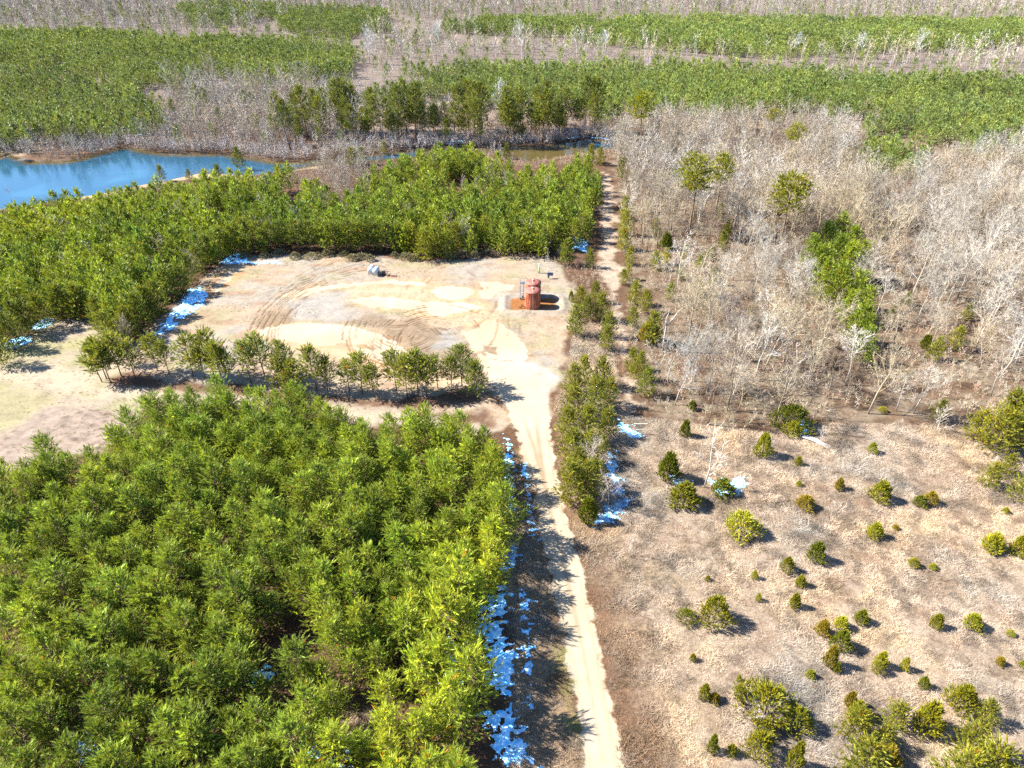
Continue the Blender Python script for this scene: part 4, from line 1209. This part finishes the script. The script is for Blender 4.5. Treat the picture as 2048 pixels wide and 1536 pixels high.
for px in np.arange(560, 1195, 14.0):
    for r_ in range(3):
        if RNG.random() < (.35 + .6 * (noise(np.array([px * .02]), np.array([r_ * 1.0]), 5)[0] > .35)): QT.append((px + RNG.uniform(-8, 8), (294 - (px > 1050) * (px - 1050) * .10) - r_ * 13 - RNG.uniform(0, 10)))
QT = [q_ for q_ in QT if not (970 < q_[0] < 1010 and q_[1] > 262) and not (590 < q_[0] < 650 and RNG.random() < .5)]
for px, py in QT:
    x, y = at(px, py)
    TALL.place("tall_pine", x, y, RNG.uniform(.52, 1.12), pine_cols(np.zeros((1, 2)), TALLC, .16, .3)[0] * .9, "tall dark pine with a long bare trunk in the grove on the pond's far bank", "pine tree", "tall pines in the grove on the far bank")
print("tall", len(QT))
for px, py, s_, lab in ((400, 225, .62, "slim tall pine, left of a pair rising from grey brush across the pond"), (415, 232, .6, "slim tall pine, right of a pair rising from grey brush across the pond"), (350, 240, .45, "thin pine by itself in grey brush across the pond"),
                        (645, 290, .55, "dark stubby pine beside the leaning dead trunk on the far bank"), (490, 225, .5, "short pine behind the white-limbed dead tree across the pond"), (520, 195, .55, "pine among grey brush below the far plantation"),
                        (605, 295, .6, "loose pine just right of the leaning dead trunk"), (560, 260, .5, "pale low pine left of the leaning dead trunk")):
    x, y = at(px, py)
    TALL.place("tall_pine", x, y, s_, pine_cols(np.zeros((1, 2)), TALLC, .12)[0], lab, "pine tree")
for px, py, s_, v_, lab in ((1378, 470, 1.3, 0, "lone tall pine with flat-topped crown in the bare woods, largest of three"), (1432, 425, 1.0, 1, "tall pine with a tilted crown close behind the largest lone pine"), (1557, 505, 1.28, 2, "lone pine with round layered crown, far right of the track in bare woods"), (1280, 300, 1.2, 1, "tall yellow-green pine at the end of the backwater"), (1578, 330, .85, 0, "thin-crowned pine behind the lone pines in pale woods"), (1540, 285, .75, 2, "small dark pine at the far rim of the pale woods")):
    x, y = at(px, py)
    LONE.place("lone_pine", x, y, s_, pine_cols(np.zeros((1, 2)), (0.165, 0.175, 0.010), .08, .2)[0] * (1.25 if px == 1280 else 1), lab, "pine tree", v=v_)
clump = [(1612, 545, .85), (1640, 520, .9), (1665, 505, .95), (1690, 530, .9), (1630, 570, .9), (1655, 560, 1.0), (1685, 575, 1.0), (1712, 560, .9), (1640, 600, .85), (1665, 615, .95), (1700, 625, .9), (1718, 650, .8), (1708, 690, .85), (1725, 700, .7), (1718, 725, .7), (1690, 650, .7)]
for k_, (px, py, s_) in enumerate(clump):
    x, y = at(px, py)
    EDGE.place("clump_pine", x, y, s_ * 1.3, pine_cols(np.zeros((1, 2)), (0.165, 0.225, 0.024), .15)[0], "bright green pine in the pine clump that stands amid the bare woods", "pine tree", "pine clump amid the bare woods")
right = [(1985, 905, 1.25, "big yellow-green pine at the field's far corner, tallest of its clump"), (2030, 900, 1.3, "big pine in front of the frame's edge at the field's far corner"), (1945, 880, .9, "lower yellow-green pine on the near flank of the field-corner clump"), (2010, 860, 1.15, "pine at the back of the field-corner clump"), (2045, 860, 1.2, "rearmost tall pine of the field-corner clump"), (1975, 975, .7, "low spreading pine just below the field-corner clump"), (2035, 1000, .8, "bushy low pine at the field's edge under the corner clump"), (2010, 950, .6, "small pale pine between the low pines below the corner clump"),
         (1715, 1560, 1.0, "broad bright pine at the bottom of the field, left of a brown thicket"), (1700, 1480, .75, "bright pine at the bottom of the field, behind the broad one"), (1785, 1455, .62, "light green open pine rising from the top of the bottom thicket"), (1760, 1500, .6, "small bright pine in the middle of the bottom thicket"),
         (1900, 1580, 1.0, "large lime-green pine at the field's bottom, left of twin"), (1960, 1570, 1.0, "large lime-green pine at the field's bottom, right of twin"), (1930, 1510, .8, "lime-green pine topping the field-bottom pair"), (2000, 1600, .8, "low lime pine on the outer side of the field-bottom pair"), (1960, 1445, .55, "pale young pine beside the round cedar above the bottom pines"),
         (1750, 1345, .3, "tiny yellow pine seedling in the middle of the dry field")]
for px, py, s_, lab in right:
    x, y = at(px, py)
    EDGE.place("field_pine", x, y, s_ * .8, pine_cols(np.zeros((1, 2)), (0.175, 0.185, 0.018), .1, .3)[0], lab, "pine tree", sxy=1.15)
# light green growth in the woods' near-track side
for k_, (px, py, s_) in enumerate(UND):
    x, y = at(px, py)
    EDGE.place("understory_pine", x, y, s_ * 1.15, pine_cols(np.zeros((1, 2)), (0.18, 0.20, 0.026), .2, .4)[0], "small light green evergreen showing between the bare trees of the woods", "pine tree", "small evergreens between the bare trees")

# ------------------------------------------------------------------ cedars of the field: (x, base y, width, height in photo pixels), tone, label
DK, OL, YG, OR = (0.100, 0.118, 0.006), (0.165, 0.165, 0.010), (0.22, 0.228, 0.014), (0.19, 0.15, 0.012)
cedars = [
    (1335, 966, 46, 62, DK, "large round dark cedar at the field's top, snow patch at its foot"), (1366, 1018, 62, 45, OL, "wide low cedar just below the large round dark one"), (1444, 996, 44, 30, DK, "low dark cedar under the spreading leafless sapling"),
    (1482, 1075, 52, 52, YG, "fluffy yellow-green bush in the upper field casting a dark shadow"), (1369, 876, 22, 36, DK, "narrow dark cedar at the wood edge left of the leafless sapling"), (1523, 917, 32, 50, YG, "tapered yellow-green cedar by the wood edge"),
    (1585, 872, 30, 30, YG, "bright little cedar in front of a dark bush by the fallen pale branches"), (1582, 862, 55, 50, DK, "dark shaggy bush behind a bright little cedar by the fallen branches"), (1595, 932, 14, 20, OL, "tiny olive cedar below the bright little one by the woods"),
    (1597, 974, 12, 13, YG, "tiny yellow-green seedling halfway down the upper field"), (1610, 1021, 34, 32, OR, "brownish rounded cedar in the upper middle of the field"), (1757, 1007, 38, 46, OL, "pointed olive cedar near the far corner clump, left of a two-lobed one"),
    (1676, 982, 20, 27, OR, "small orange-tinged cedar near the top of the field"), (1743, 908, 17, 23, YG, "small bright cedar nearest the woods on the field's far side"), (1838, 1015, 26, 26, DK, "two-lobed dark cedar, its left lobe"), (1858, 1012, 26, 30, OR, "two-lobed cedar's brownish right lobe beside the dark one"),
    (1746, 1079, 28, 35, YG, "upright yellow-green cedar in the middle of the far field"), (1790, 1062, 15, 14, OR, "faint brownish seedling beside the upright yellow-green cedar"), (1630, 1127, 33, 43, DK, "dense dark egg-shaped cedar with a sharp shadow mid-field"),
    (1826, 1136, 20, 21, OL, "small olive cedar left of a tiny lime one"), (1865, 1140, 16, 14, YG, "tiny lime cedar beside a small olive one"), (1982, 1108, 42, 44, YG, "full yellow-green cedar near the field's east side, left of its neighbour"), (2032, 1115, 32, 44, OL, "tall olive cedar at the east side, right of its neighbour"),
    (2010, 1028, 14, 14, YG, "tiny bright cedar under the low corner pines"), (1372, 1246, 27, 28, DK, "compact dark cedar left of the fuzzy olive bush"), (1427, 1253, 48, 60, OL, "large fuzzy olive bush with dark shade, lower left field"), (1415, 1164, 12, 14, OL, "tiny cedar alone in pale grass above the compact dark one"),
    (1385, 1324, 14, 17, OL, "tiny olive cedar in pale grass by the road side"), (1407, 1400, 24, 33, OL, "olive cedar touching an orange one near the road's lower end"), (1428, 1407, 20, 22, OR, "orange-brown cedar touching an olive one near the road's lower end"), (1477, 1395, 18, 27, YG, "slim bright cedar left of the biggest olive bush"),
    (1477, 1364, 11, 15, YG, "tiny bright cedar just above a slim bright one"), (1528, 1441, 74, 72, OL, "biggest olive bush of the field, round and shaggy"), (1422, 1508, 24, 38, DK, "dark upright cedar near the bottom edge by the road"), (1462, 1512, 20, 24, OL, "small cedar right of the dark upright one near the bottom"),
    (1515, 1514, 45, 50, OL, "broad olive cedar under the biggest bush"), (1528, 1470, 26, 30, OL, "cedar wedged between the biggest bush and the broad one"), (1585, 1540, 32, 54, OL, "tall olive cedar at the bottom edge of the field"), (1516, 1203, 11, 16, YG, "tiny lime cedar in the centre of the field"),
    (1508, 1159, 13, 18, YG, "small lime seedling above the field's centre"), (1572, 1146, 23, 32, OL, "olive cedar up and left of the dense egg-shaped one"), (1599, 1176, 24, 27, OL, "round cedar directly below the dense egg-shaped one"), (1587, 1219, 25, 33, OL, "rounded cedar lowest of three in a column mid-field"),
    (1720, 1250, 28, 32, DK, "dark pointed cedar up and right of the mixed cedar cluster"), (1643, 1274, 32, 36, OR, "brownish cedar at the left of the mixed cluster"), (1680, 1262, 33, 32, YG, "yellow-green pine-like cedar at the top of the mixed cluster"), (1679, 1302, 36, 42, DK, "dark full cedar in the heart of the mixed cluster"),
    (1657, 1337, 28, 44, OR, "rusty upright cedar at the foot of the mixed cluster"), (1671, 1346, 14, 22, YG, "small bright shoot at the foot of the rusty upright cedar"), (1620, 1358, 19, 20, YG, "little yellow-green cedar left of the rusty upright one"), (1758, 1338, 26, 35, YG, "open yellow-green cedar in the lower middle field, left of a similar one"),
    (1806, 1342, 16, 26, YG, "small bright cedar right of the open yellow-green one"), (1870, 1259, 26, 32, OL, "olive cedar alone in the east field, pale wisps at its side"), (1942, 1260, 30, 34, YG, "yellow-green cedar in the east field with a brown stem below"), (1844, 1378, 20, 25, DK, "dark round little cedar above the bottom thicket"),
    (1916, 1425, 48, 56, OL, "large round olive cedar above the lime pines"), (1592, 1462, 40, 46, OL, "bushy cedar right of the biggest olive bush"), (1697, 1416, 26, 34, OR, "brown-tipped cedar at the thicket's upper left"), (1712, 1440, 40, 40, OL, "olive cedar at the thicket's left shoulder"), (1846, 1470, 52, 66, OL, "tall brownish-olive cedar at the thicket's right side"),
    (1770, 1540, 50, 50, OR, "rust-brown dying cedar in the middle of the bottom thicket"), (2020, 1273, 14, 14, YG, "tiny lime seedling toward the field's east rim"), (1998, 1332, 20, 20, OR, "brown scrubby cedar toward the field's east rim"), (2042, 1335, 12, 14, YG, "tiny bright seedling at the east rim of the field"),
    (1176, 1050, 42, 56, DK, "dark cedar closing the lower end of the roadside pine strip"), (1296, 690, 38, 45, OR, "rusty yellow cedar at the woods' edge beside the dead snag"), (1332, 505, 28, 34, DK, "dark cedar inside the woods near the track's far stretch"), (1850, 700, 24, 30, DK, "dark cedar half hidden in the bare woods"), (1384, 822, 18, 22, DK, "small dark cedar at the wood edge above the leafless sapling"), (1765, 826, 14, 12, YG, "tiny green bush where the woods meet the field"),
    (1142, 605, 10, 22, YG, "tiny upright pine-like cedar between the earth bank and the pine strip"),
]
for k_, (px, py, w_, h_, cl, lab) in enumerate(cedars):
    x, y = at(px, py - w_ * .18)
    dep = y * cos(PITCH) + CAM_Z * sin(PITCH)
    wm = w_ / FPX * dep
    el = math.atan2(CAM_Z, y)
    hm = max((h_ / FPX * dep - wm * .55 * sin(el)) / cos(el), wm * .75)
    place_cedar("bush" if 'bush' in lab else "cedar", x, y, hm * 1.05, wm * .78, np.array(cl) * RNG.uniform(.9, 1.1), lab, "bush" if 'bush' in lab else "cedar", src=BUSHES if 'bush' in lab else CEDARS)

# grey-green shrubs where the pad meets the stand
for k_, px in enumerate([490, 530, 560, 590, 625, 655, 690, 705, 722, 740, 790, 815, 830, 900, 925, 950, 975, 1000, 1020, 1040, 985, 1010]):
    py = 512 + RNG.uniform(-5, 6) + (4 if 700 < px < 960 else 0) - (8 if px > 960 else 0)
    x, y = at(px, py)
    place_cedar("shrub", x, y, RNG.uniform(1.1, 1.9), RNG.uniform(1.6, 2.6), np.array((0.19, 0.175, 0.10)) * RNG.uniform(.8, 1.2), "low grey-green shrub where the pad's rim meets the pine stand", "shrub", "grey-green shrubs along the pad's rim", src=BUSHES)

# ------------------------------------------------------------------ particular bare and dead trees
singles = [(1408, 975, 1.25, "leafless sapling with forked pale limbs beside low dark cedars in the field", 0, (0.50, .46, .41)), (1570, 800, 1.2, "leafless tree with a dark clear trunk at the woods' near edge", 1, (0.40, .33, .30)), (1465, 790, 1.15, "round fan-shaped leafless tree filling the woods' near edge", 2, (0.46, .39, .30)), (1690, 770, 1.1, "leaning leafless tree, pale and fan-shaped, beside the brown opening", 3, (0.48, .43, .39)),
           (1950, 560, 1.5, "broad leafless oak with heavy pale limbs on the right of the woods", 4, (0.47, .43, .40)), (2030, 730, 1.5, "big leafless tree with long pale limbs at the woods' east side", 5, (0.52, .48, .45)), (1470, 520, 1.1, "dark-trunked leafless tree behind the lone pines", 6, (0.34, .31, .29)), (1000, 225, 1.2, "white leafless tree standing out of the dark pine grove", 0, (0.50, .48, .46)),
           (1180, 960, .7, "grey leafless tree wedged among the roadside strip pines", 1, (0.38, .31, .25)), (1215, 1020, .6, "twiggy leafless tree beside the long snow patch", 2, (0.36, .29, .25)), (385, 560, .65, "leafless grey tree at the pad's corner above the snow", 3, (0.34, .28, .23)), (265, 690, .6, "leafless grey tree among the pines left of the big snow patch", 4, (0.33, .27, .22)),
           (740, 128, 1.6, "lofty pale leafless tree leaning over the far hollow", 5, (0.42, .42, .42)), (880, 100, 1.5, "spreading pale leafless tree beside the far bare field", 6, (0.42, .41, .40)), (1035, 98, 1.5, "tall thin leafless tree right of the far bare field", 1, (0.42, .41, .40)), (1000, 285, .8, "grey leafless tree leaning on the pond's far bank", 2, (0.36, .33, .30)),
           (1580, 118, 1.3, "wispy leafless tree in the far grey strip, left of three", 3, (0.40, .40, .40)), (1720, 118, 1.3, "wispy leafless tree in the far grey strip, middle of three", 4, (0.40, .40, .40)), (1830, 122, 1.5, "wispy leafless tree in the far grey strip, right of three", 5, (0.40, .40, .40)), (1205, 112, 1.2, "short-boled leafless tree in the far strip near the plantation corner", 6, (0.40, .39, .38)), (1160, 105, 1.2, "dark-trunked leafless tree in the far strip", 0, (0.36, .35, .34)),
           (90, 300, .5, "rounded grey leafless tree on the pond's tan spit", 1, (0.32, .28, .25)), (135, 296, .45, "spiky grey leafless tree behind the tan spit", 2, (0.34, .31, .29))]
for px, py, s_, lab, v_, cl in singles:
    x, y = at(px, py)
    (BARE_OPEN if px in (1408, 1570, 1950, 2030, 1470) else BARE).place("bare_tree", x, y, s_, np.array(cl) * (.9 if py > 350 else 1), lab, "bare tree", v=v_ % 3 if px in (1408, 1570, 1950, 2030, 1470) else v_, tilt=.02)


def snag(px, py, pts, r, lab, col=None, limbs=()):
    x, y = at(px, py)
    e = empty("dead_tree", (x, y, 0), lab, "dead tree")
    g = Geo(); pts = np.array(pts, float); g.tube(pts, np.linspace(r, r * .35, len(pts)), 7)
    g.build("trunk", col or M_SNAG, e, True)
    for l_ in limbs:
        g = Geo(); l_ = np.array(l_, float); g.tube(l_, np.linspace(r * .55, r * .12, len(l_)), 6); g.build("limb", col or M_SNAG, e, True)


M_SNAGW = plain("bleached_wood", (0.55, 0.52, 0.50), 0.9)
M_SNAGD = plain("dark_dead_wood", (0.10, 0.085, 0.075), 0.9)
snag(1326, 702, [(0, 0, -.2), (-.1, 0, 3), (0, .1, 6.2), (-.2, 0, 7.4)], .3, "bleached dead snag forking into two bare limbs at the woods' edge", M_SNAG,
     [[(-.1, 0, 6.4), (-.2, .1, 8), (.2, .1, 9.4), (.1, .2, 10.6)], [(0, .1, 6.2), (.9, .1, 7.3), (1.8, .3, 8.8), (2.1, .3, 9.6), (3.0, .3, 10.4)]])
snag(584, 307, [(0, 0, -.2), (-1.0, 0, 7), (-2.6, .2, 14), (-4.6, .3, 21), (-5.0, .3, 23)], .32, "tall dark dead trunk leaning over the pond's far bank", M_SNAGD, [[(-2.6, .2, 14), (-4.2, .4, 15.2)], [(-4.0, .3, 19), (-2.8, .4, 20.5)]])
snag(472, 240, [(0, 0, -.2), (-.6, 0, 5), (-2.2, 0, 11), (-3.2, 0, 15)], .28, "dark broken dead trunk in the grey brush across the pond", M_SNAGD, [[(-1.6, 0, 9), (-3.4, .2, 11.5)], [(-2.0, 0, 10), (-.6, .2, 12)]])
snag(527, 236, [(0, 0, -.2), (-.6, 0, 4), (-1.6, 0, 8), (-2.4, 0, 11)], .16, "white-limbed dead tree with level branches across the pond", M_SNAGW, [[(-.3, 0, 3.0), (-2.6, 0, 4.6)], [(-.6, 0, 4.4), (-2.9, 0, 6)], [(-1.0, 0, 5.8), (-3.2, 0, 7.2)], [(-1.4, 0, 7.2), (-3.4, 0, 8.6)]])
# driftwood on the spit, brush islet in the pond
x, y = at(62, 322)
e = empty("driftwood", (x, y, -.2), "dark tangle of fallen branches off the tan spit in the pond", "driftwood")
for k_ in range(9):
    g = Geo(); a = RNG.uniform(2.4, 4.0); l_ = RNG.uniform(3, 7)
    g.tube([(RNG.normal(0, 1), RNG.normal(0, .6), .1), (cos(a) * l_ * .5, sin(a) * l_ * .4, .7), (cos(a) * l_, sin(a) * l_ * .5, .3 + RNG.uniform(0, .8))], [.16, .11, .04], 5)
    g.build("branch", M_SNAGD, e, True)
for px, py, lab in ((1257, 1112, "dense thicket of upright bare stems alone in the dry field"), (20, 392, "bare bush on the islet at the pond's near end"), (700, 392, "pale leafless bush in the gap between the pine stands"), (925, 385, "pale leafless bush inside the stand behind the pad"), (730, 380, "second pale leafless bush beside the gap in the pine stands"), (1205, 395, "pale fallen leafless crown beside the sandy track"), (1640, 885, "twiggy bare bush beside the fallen pale branches"), (1820, 560, "rusty bare bush deep in the woods"), (1870, 865, "tangled thicket of pale bare stems left of the field-corner pines")):
    x, y = at(px, py)
    BARE_SMALL.place("bare_bush", x, y, .62 if px not in (1870, 925, 700) else .95, (0.36, .30, .26) if px < 1500 else (.42, .37, .33), lab, "bare bush", tilt=0)
# fallen pale branches
x, y = at(1625, 885)
e = empty("fallen_branches", (x, y, .1), "bundle of fallen bleached branches at the field's upper rim", "fallen branches")
for k_ in range(6):
    g = Geo(); g.tube([(-1.6 + k_ * .12, 1.2 + k_ * .13, .25), (0 + k_ * .16, k_ * .14, .35), (2.2 + k_ * .2 - (k_ > 3) * 1.2, -2.0 + k_ * .2, .1)], [.05, .045, .02], 5); g.build("branch", M_SNAGW, e)

# ------------------------------------------------------------------ storage tanks and the small plant of the pad
M_RUST, nt, b = new_mat("rusty_tank_steel")
tc = N(nt, "ShaderNodeTexCoord"); mp = N(nt, "ShaderNodeMapping"); mp.inputs["Scale"].default_value = (2.2, 2.2, .22)
nt.links.new(tc.outputs["Object"], mp.inputs["Vector"])
s1 = N(nt, "ShaderNodeTexNoise", i_Scale=1.6, i_Detail=6.0, i_Roughness=.7); nt.links.new(mp.outputs[0], s1.inputs["Vector"])
s2 = N(nt, "ShaderNodeTexNoise", i_Scale=.8, i_Detail=4.0); nt.links.new(tc.outputs["Object"], s2.inputs["Vector"])
rr = ramp(nt, s1.outputs[0], [(.38, (0.06, 0.012, 0.006)), (.44, (0.22, 0.038, 0.014)), (.53, (0.33, 0.075, 0.028)), (.61, (0.38, 0.24, 0.14))])
r2 = ramp(nt, s2.outputs[0], [(.35, (.75, .7, .7)), (.65, (1.15, 1.1, 1.05))])
nt.links.new(mixc(nt, 'MULTIPLY', rr, r2), b.inputs["Base Color"]); b.inputs["Roughness"].default_value = .75
M_ROOF = plain("faded_red_roof_steel", (0.22, 0.060, 0.040), .7, nscale=1.5, var=.22)
M_SEAM = plain("pale_weld_seam", (0.30, 0.20, 0.165), .7)
M_SEAMD = plain("dark_pipe_steel", (0.05, 0.03, 0.025), .6)
M_STEELB = plain("blue_grey_steel", (0.07, 0.10, 0.16), .5, .3)
M_WHITE = plain("white_tank_paint", (0.40, 0.43, 0.48), .35, nscale=1.5, var=.08)
M_GREENP = plain("pale_green_paint", (0.38, 0.46, 0.22), .6, var=.15)
M_GALV = plain("galvanised_steel", (0.42, 0.44, 0.46), .4, .5)
M_BLACK = plain("black_panel", (0.012, 0.016, 0.03), .25)
M_TIMBER = plain("pale_timber", (0.52, 0.44, 0.34), .85)
M_RUSTB = plain("brown_rusted_pipe", (0.22, 0.11, 0.06), .8)

TR, TH = 1.87, 4.55


def tank(xy, lab, ladder):
    e = empty("storage_tank", (xy[0], xy[1], 0), lab, "storage tank")
    sh = Geo(); sh.lathe([(TR * .98, -.05), (TR, .06), (TR, TH)], 48); s_ = sh.build("shell", M_RUST, e, True)
    for zz in (1.5, 3.05):
        g = Geo(); g.lathe([(TR + .004, zz - .05), (TR + .03, zz - .04), (TR + .03, zz + .04), (TR + .004, zz + .05)], 48); g.build("weld_band", M_RUST, s_)
    g = Geo(); g.lathe([(TR + .06, TH - .08), (TR + .07, TH + .02), (TR * .5, TH + .20), (.28, TH + .30), (.02, TH + .31)], 48); rf = g.build("roof", M_ROOF, e, True)
    g = Geo(); g.lathe([(TR + .061, TH - .16), (TR + .11, TH - .15), (TR + .11, TH - .03), (TR + .075, TH - .02)], 48); g.build("rim", M_RUST, e, True)
    g = Geo(); g.tube([(-.12, TR * .95, TH + .08), (-.1, 0, TH + .36), (-.08, -TR * .95, TH + .08)], .09, 6); g.build("seam", M_SEAM, rf)
    g = Geo(); g.tube([(.35, TR * .9, TH + .08), (.32, 0, TH + .34), (.52, -TR * .9, TH + .07)], .05, 6); g.build("vent_line", M_SEAMD, rf)
    g = Geo(); g.lathe([(.24, 0), (.24, .2), (.3, .21), (.3, .26), (.02, .3)], 14, (-.1, .1, TH + .29)); g.build("hatch", M_SEAM, rf)
    # square clean-out plate and ladder on the side to the camera
    g = Geo(); g.box((-.45, -TR * .955, .8), (.55, .12, .6)); g.build("manway", M_RUST, e)
    if ladder:
        g = Geo()
        for dx in (-.12, .22): g.tube([(dx, -TR - .1, .1), (dx, -TR - .1, TH + .35)], .03, 5)
        for zz in np.arange(.4, TH, .35): g.tube([(-.12, -TR - .1, zz), (.22, -TR - .1, zz)], .022, 5)
        g.build("ladder", M_SEAM, e)
    g = Geo(); g.tube([(-TR - .02, -.5, .45), (-TR - .7, -.5, .45), (-TR - .95, -.5, .3), (-TR - 1.25, -.5, .25)], .1, 8); pp = g.build("outlet_pipe", M_SEAMD, e)
    g = Geo(); g.box((-TR - .75, -.5, .55), (.22, .3, .3)); g.lathe([(.25, 0), (.25, .05), (.03, .06)], 12, (-TR - .75, -.5, .82)); g.tube([(-TR - .75, -.5, .6), (-TR - .75, -.5, .85)], .03, 6)
    g.box((-TR - 1.25, -.5, .3), (.12, .4, .4)); g.build("valve", M_SEAMD, pp)
    return e


tank(TANK_A, "front rusty red storage tank with pale streaked shell inside the bermed pit", True)
tank(TANK_B, "rear rusty red storage tank partly hidden by its front twin", False)
# access stair frame left of the rear tank
x, y = TANK_B[0] - 2.75, TANK_B[1] - .3
e = empty("stair_frame", (x, y, 0), "blue-grey steel access frame standing left of the rear tank", "access frame")
g = Geo()
for dx, dy in ((-.45, 0), (.45, 0)): g.tube([(dx, dy, -.1), (dx, dy, 4.6)], .07, 6)
g.build("upright", M_STEELB, e)
g = Geo()
for zz in np.arange(.6, 4.2, .5): g.box((0, .05, zz), (.84, .2, .05))
g.build("tread", M_GALV, e)
g = Geo(); g.box((.5, .5, 4.25), (1.7, 1.0, .06)); g.build("platform", M_STEELB, e)
g = Geo(); g.tube([(-.3, 1, 5.2), (1.3, 1, 5.2), (1.3, 0, 5.2)], .03, 5); g.tube([(-.3, 1, 4.25), (-.3, 1, 5.2)], .03, 5); g.tube([(1.3, 1, 4.25), (1.3, 1, 5.2)], .03, 5); g.tube([(1.3, 0, 4.25), (1.3, 0, 5.2)], .03, 5); g.build("handrail", M_STEELB, e)

# green post, thin pole with arm, tilted panel
x, y = at(1078, 546)
e = empty("green_post", (x, y, 0), "stout pale green post beyond the tanks", "post")
g = Geo(); g.tube([(0, 0, -.1), (0, 0, 2.6)], .2, 14); g.build("post", M_GREENP, e, True)
g = Geo(); g.lathe([(.23, 0), (.23, .08), (.02, .14)], 14, (0, 0, 2.6)); g.build("cap", M_GREENP, e)
x, y = at(1095, 527)
e = empty("light_pole", (x, y, 0), "thin grey pole with a short top arm at the pad's far corner", "pole")
g = Geo(); g.tube([(0, 0, -.1), (0, 0, 4.4)], .055, 8); g.build("pole", M_GALV, e)
g = Geo(); g.tube([(.1, 0, 4.3), (-.75, 0, 4.62)], .05, 6); g.box((-.65, 0, 4.6), (.5, .22, .08)); g.build("arm", M_GALV, e)
x, y = at(1096, 557)
e = empty("solar_panel", (x, y, 0), "dark tilted solar panel on a short stand behind the tanks", "solar panel")
ca, sa = cos(.6), sin(.6)
g = Geo(); g.box((.55, 0, 1.25), (1.5, .9, .06), [[1, 0, 0], [0, ca, -sa], [0, sa, ca]]); g.build("panel", M_BLACK, e)
g = Geo(); g.tube([(-.1, 0, -.1), (-.1, 0, 1.35)], .05, 6); g.tube([(1.1, .1, -.1), (1.1, .1, 1.2)], .04, 6); g.build("stand", M_GALV, e)
g = Geo(); g.box((.1, -.2, .6), (.5, .3, .5)); g.build("battery_box", M_STEELB, e)

# two white tanks side by side on a timber cradle
for (px, py, rz, lab) in ((742.5, 541, -.15, "white horizontal tank on a cradle, left of the pair at the pad's back"), (752.5, 544, -.15, "white horizontal tank on a cradle, right of the pair at the pad's back")):
    x, y = at(px, py, 0.75)
    e = empty("white_tank", (x, y, 0), lab, "tank", rz=rz)
    g = Geo(); L_ = 2.1; R_ = .66; prof = []
    pts, rad = [], []
    for t_ in np.linspace(0, 1, 6): pts.append((0, -L_ / 2 - .32 * cos(t_ * pi / 2), 1.35)); rad.append(max(R_ * sin(t_ * pi / 2), .02))
    for t_ in np.linspace(0, 1, 6): pts.append((0, L_ / 2 + .32 * sin(t_ * pi / 2), 1.35)); rad.append(max(R_ * cos(t_ * pi / 2), .02))
    P3 = np.array(pts)
    an = np.arange(24) * 2 * pi / 24
    V = np.concatenate([np.stack([r_ * np.cos(an), np.full(24, p_[1]), p_[2] + r_ * np.sin(an)], 1) for p_, r_ in zip(P3, rad)])
    F = [(i_ * 24 + j_, i_ * 24 + (j_ + 1) % 24, (i_ + 1) * 24 + (j_ + 1) % 24, (i_ + 1) * 24 + j_) for i_ in range(len(P3) - 1) for j_ in range(24)]
    g.add(V, F); g.build("vessel", M_WHITE, e, True)
    for yy in (-.8, .8):
        g = Geo(); g.box((0, yy, .40), (1.3, .16, .82)); g.box((-.52, yy, .9), (.24, .16, .3)); g.box((.52, yy, .9), (.24, .16, .3)); g.build("cradle", M_TIMBER, e)
    g = Geo(); g.lathe([(.14, 0), (.14, .2), (.02, .24)], 12, (0, 0, 2.03)); g.build("filler_cap", M_GALV, e)
x, y = at(772, 553)
e = empty("pump_skid", (x, y, 0), "rusty pipe frame with a dark box beside the white tanks", "pump")
g = Geo(); g.box((-.7, 1.0, .5), (1.0, .8, 1.1)); g.build("housing", M_BLACK, e)
g = Geo(); g.tube([(-.2, .9, 1.1), (1.0, .9, 1.15)], .12, 8); g.build("top_pipe", M_RUSTB, e)
g = Geo(); g.tube([(.35, .9, 1.1), (.35, .7, .5), (.35, -.4, .1)], .1, 8); g.tube([(.35, -.4, 0), (2.6, -.4, .25), (2.7, .4, .2)], .05, 6); g.build("pipe", M_RUSTB, e)
g = Geo()
for a_, b2 in (((1.2, .8, 0), (1.2, .8, .9)), ((2.7, .4, 0), (2.7, .4, .9)), ((1.2, .8, .9), (2.7, .4, .9)), ((2.7, .4, .9), (2.7, -.4, .9)), ((2.7, -.4, .9), (2.7, -.4, 0))): g.tube([a_, b2], .045, 6)
g.build("guard_rail", M_GALV, e)
g = Geo(); g.box((1.9, .1, .25), (1.1, .5, .3)); g.build("pump_body", M_RUSTB, e)

# open timber frame by the track
x, y = at(1279, 868)
e = empty("timber_frame", (x, y, 0), "pale timber goal-like frame standing beside the shaded track", "frame")
for dx in (-1.15, 1.15):
    g = Geo(); g.tube([(dx, 0, -.1), (dx, 0, 2.3)], .05, 6); g.build("post", M_TIMBER, e)
g = Geo(); g.box((0, 0, 2.33), (2.5, .1, .1)); g.build("crossbar", M_TIMBER, e)
g = Geo(); g.box((-.2, .1, 1.0), (2.0, .06, .08)); g.build("rail", M_TIMBER, e)
# pale sheet metal glimpsed at the left edge under the pines
x, y = at(6, 632)
e = empty("shed", (x, y, 0), "small pale tin shed half hidden under pines at the clearing's west end", "shed")
g = Geo(); g.box((0, 0, 1.0), (2.6, 2.4, 2.0)); g.build("wall", M_GALV, e)
g = Geo(); g.box((0, -.65, 2.25), (2.9, 1.5, .06), [[1, 0, 0], [0, cos(.3), -sin(.3)], [0, sin(.3), cos(.3)]]); g.box((0, .72, 2.25), (2.9, 1.5, .06), [[1, 0, 0], [0, cos(.3), sin(.3)], [0, -sin(.3), cos(.3)]]); g.build("roof", M_WHITE, e)
print("objects", len(SC.objects), time.time() - T0)
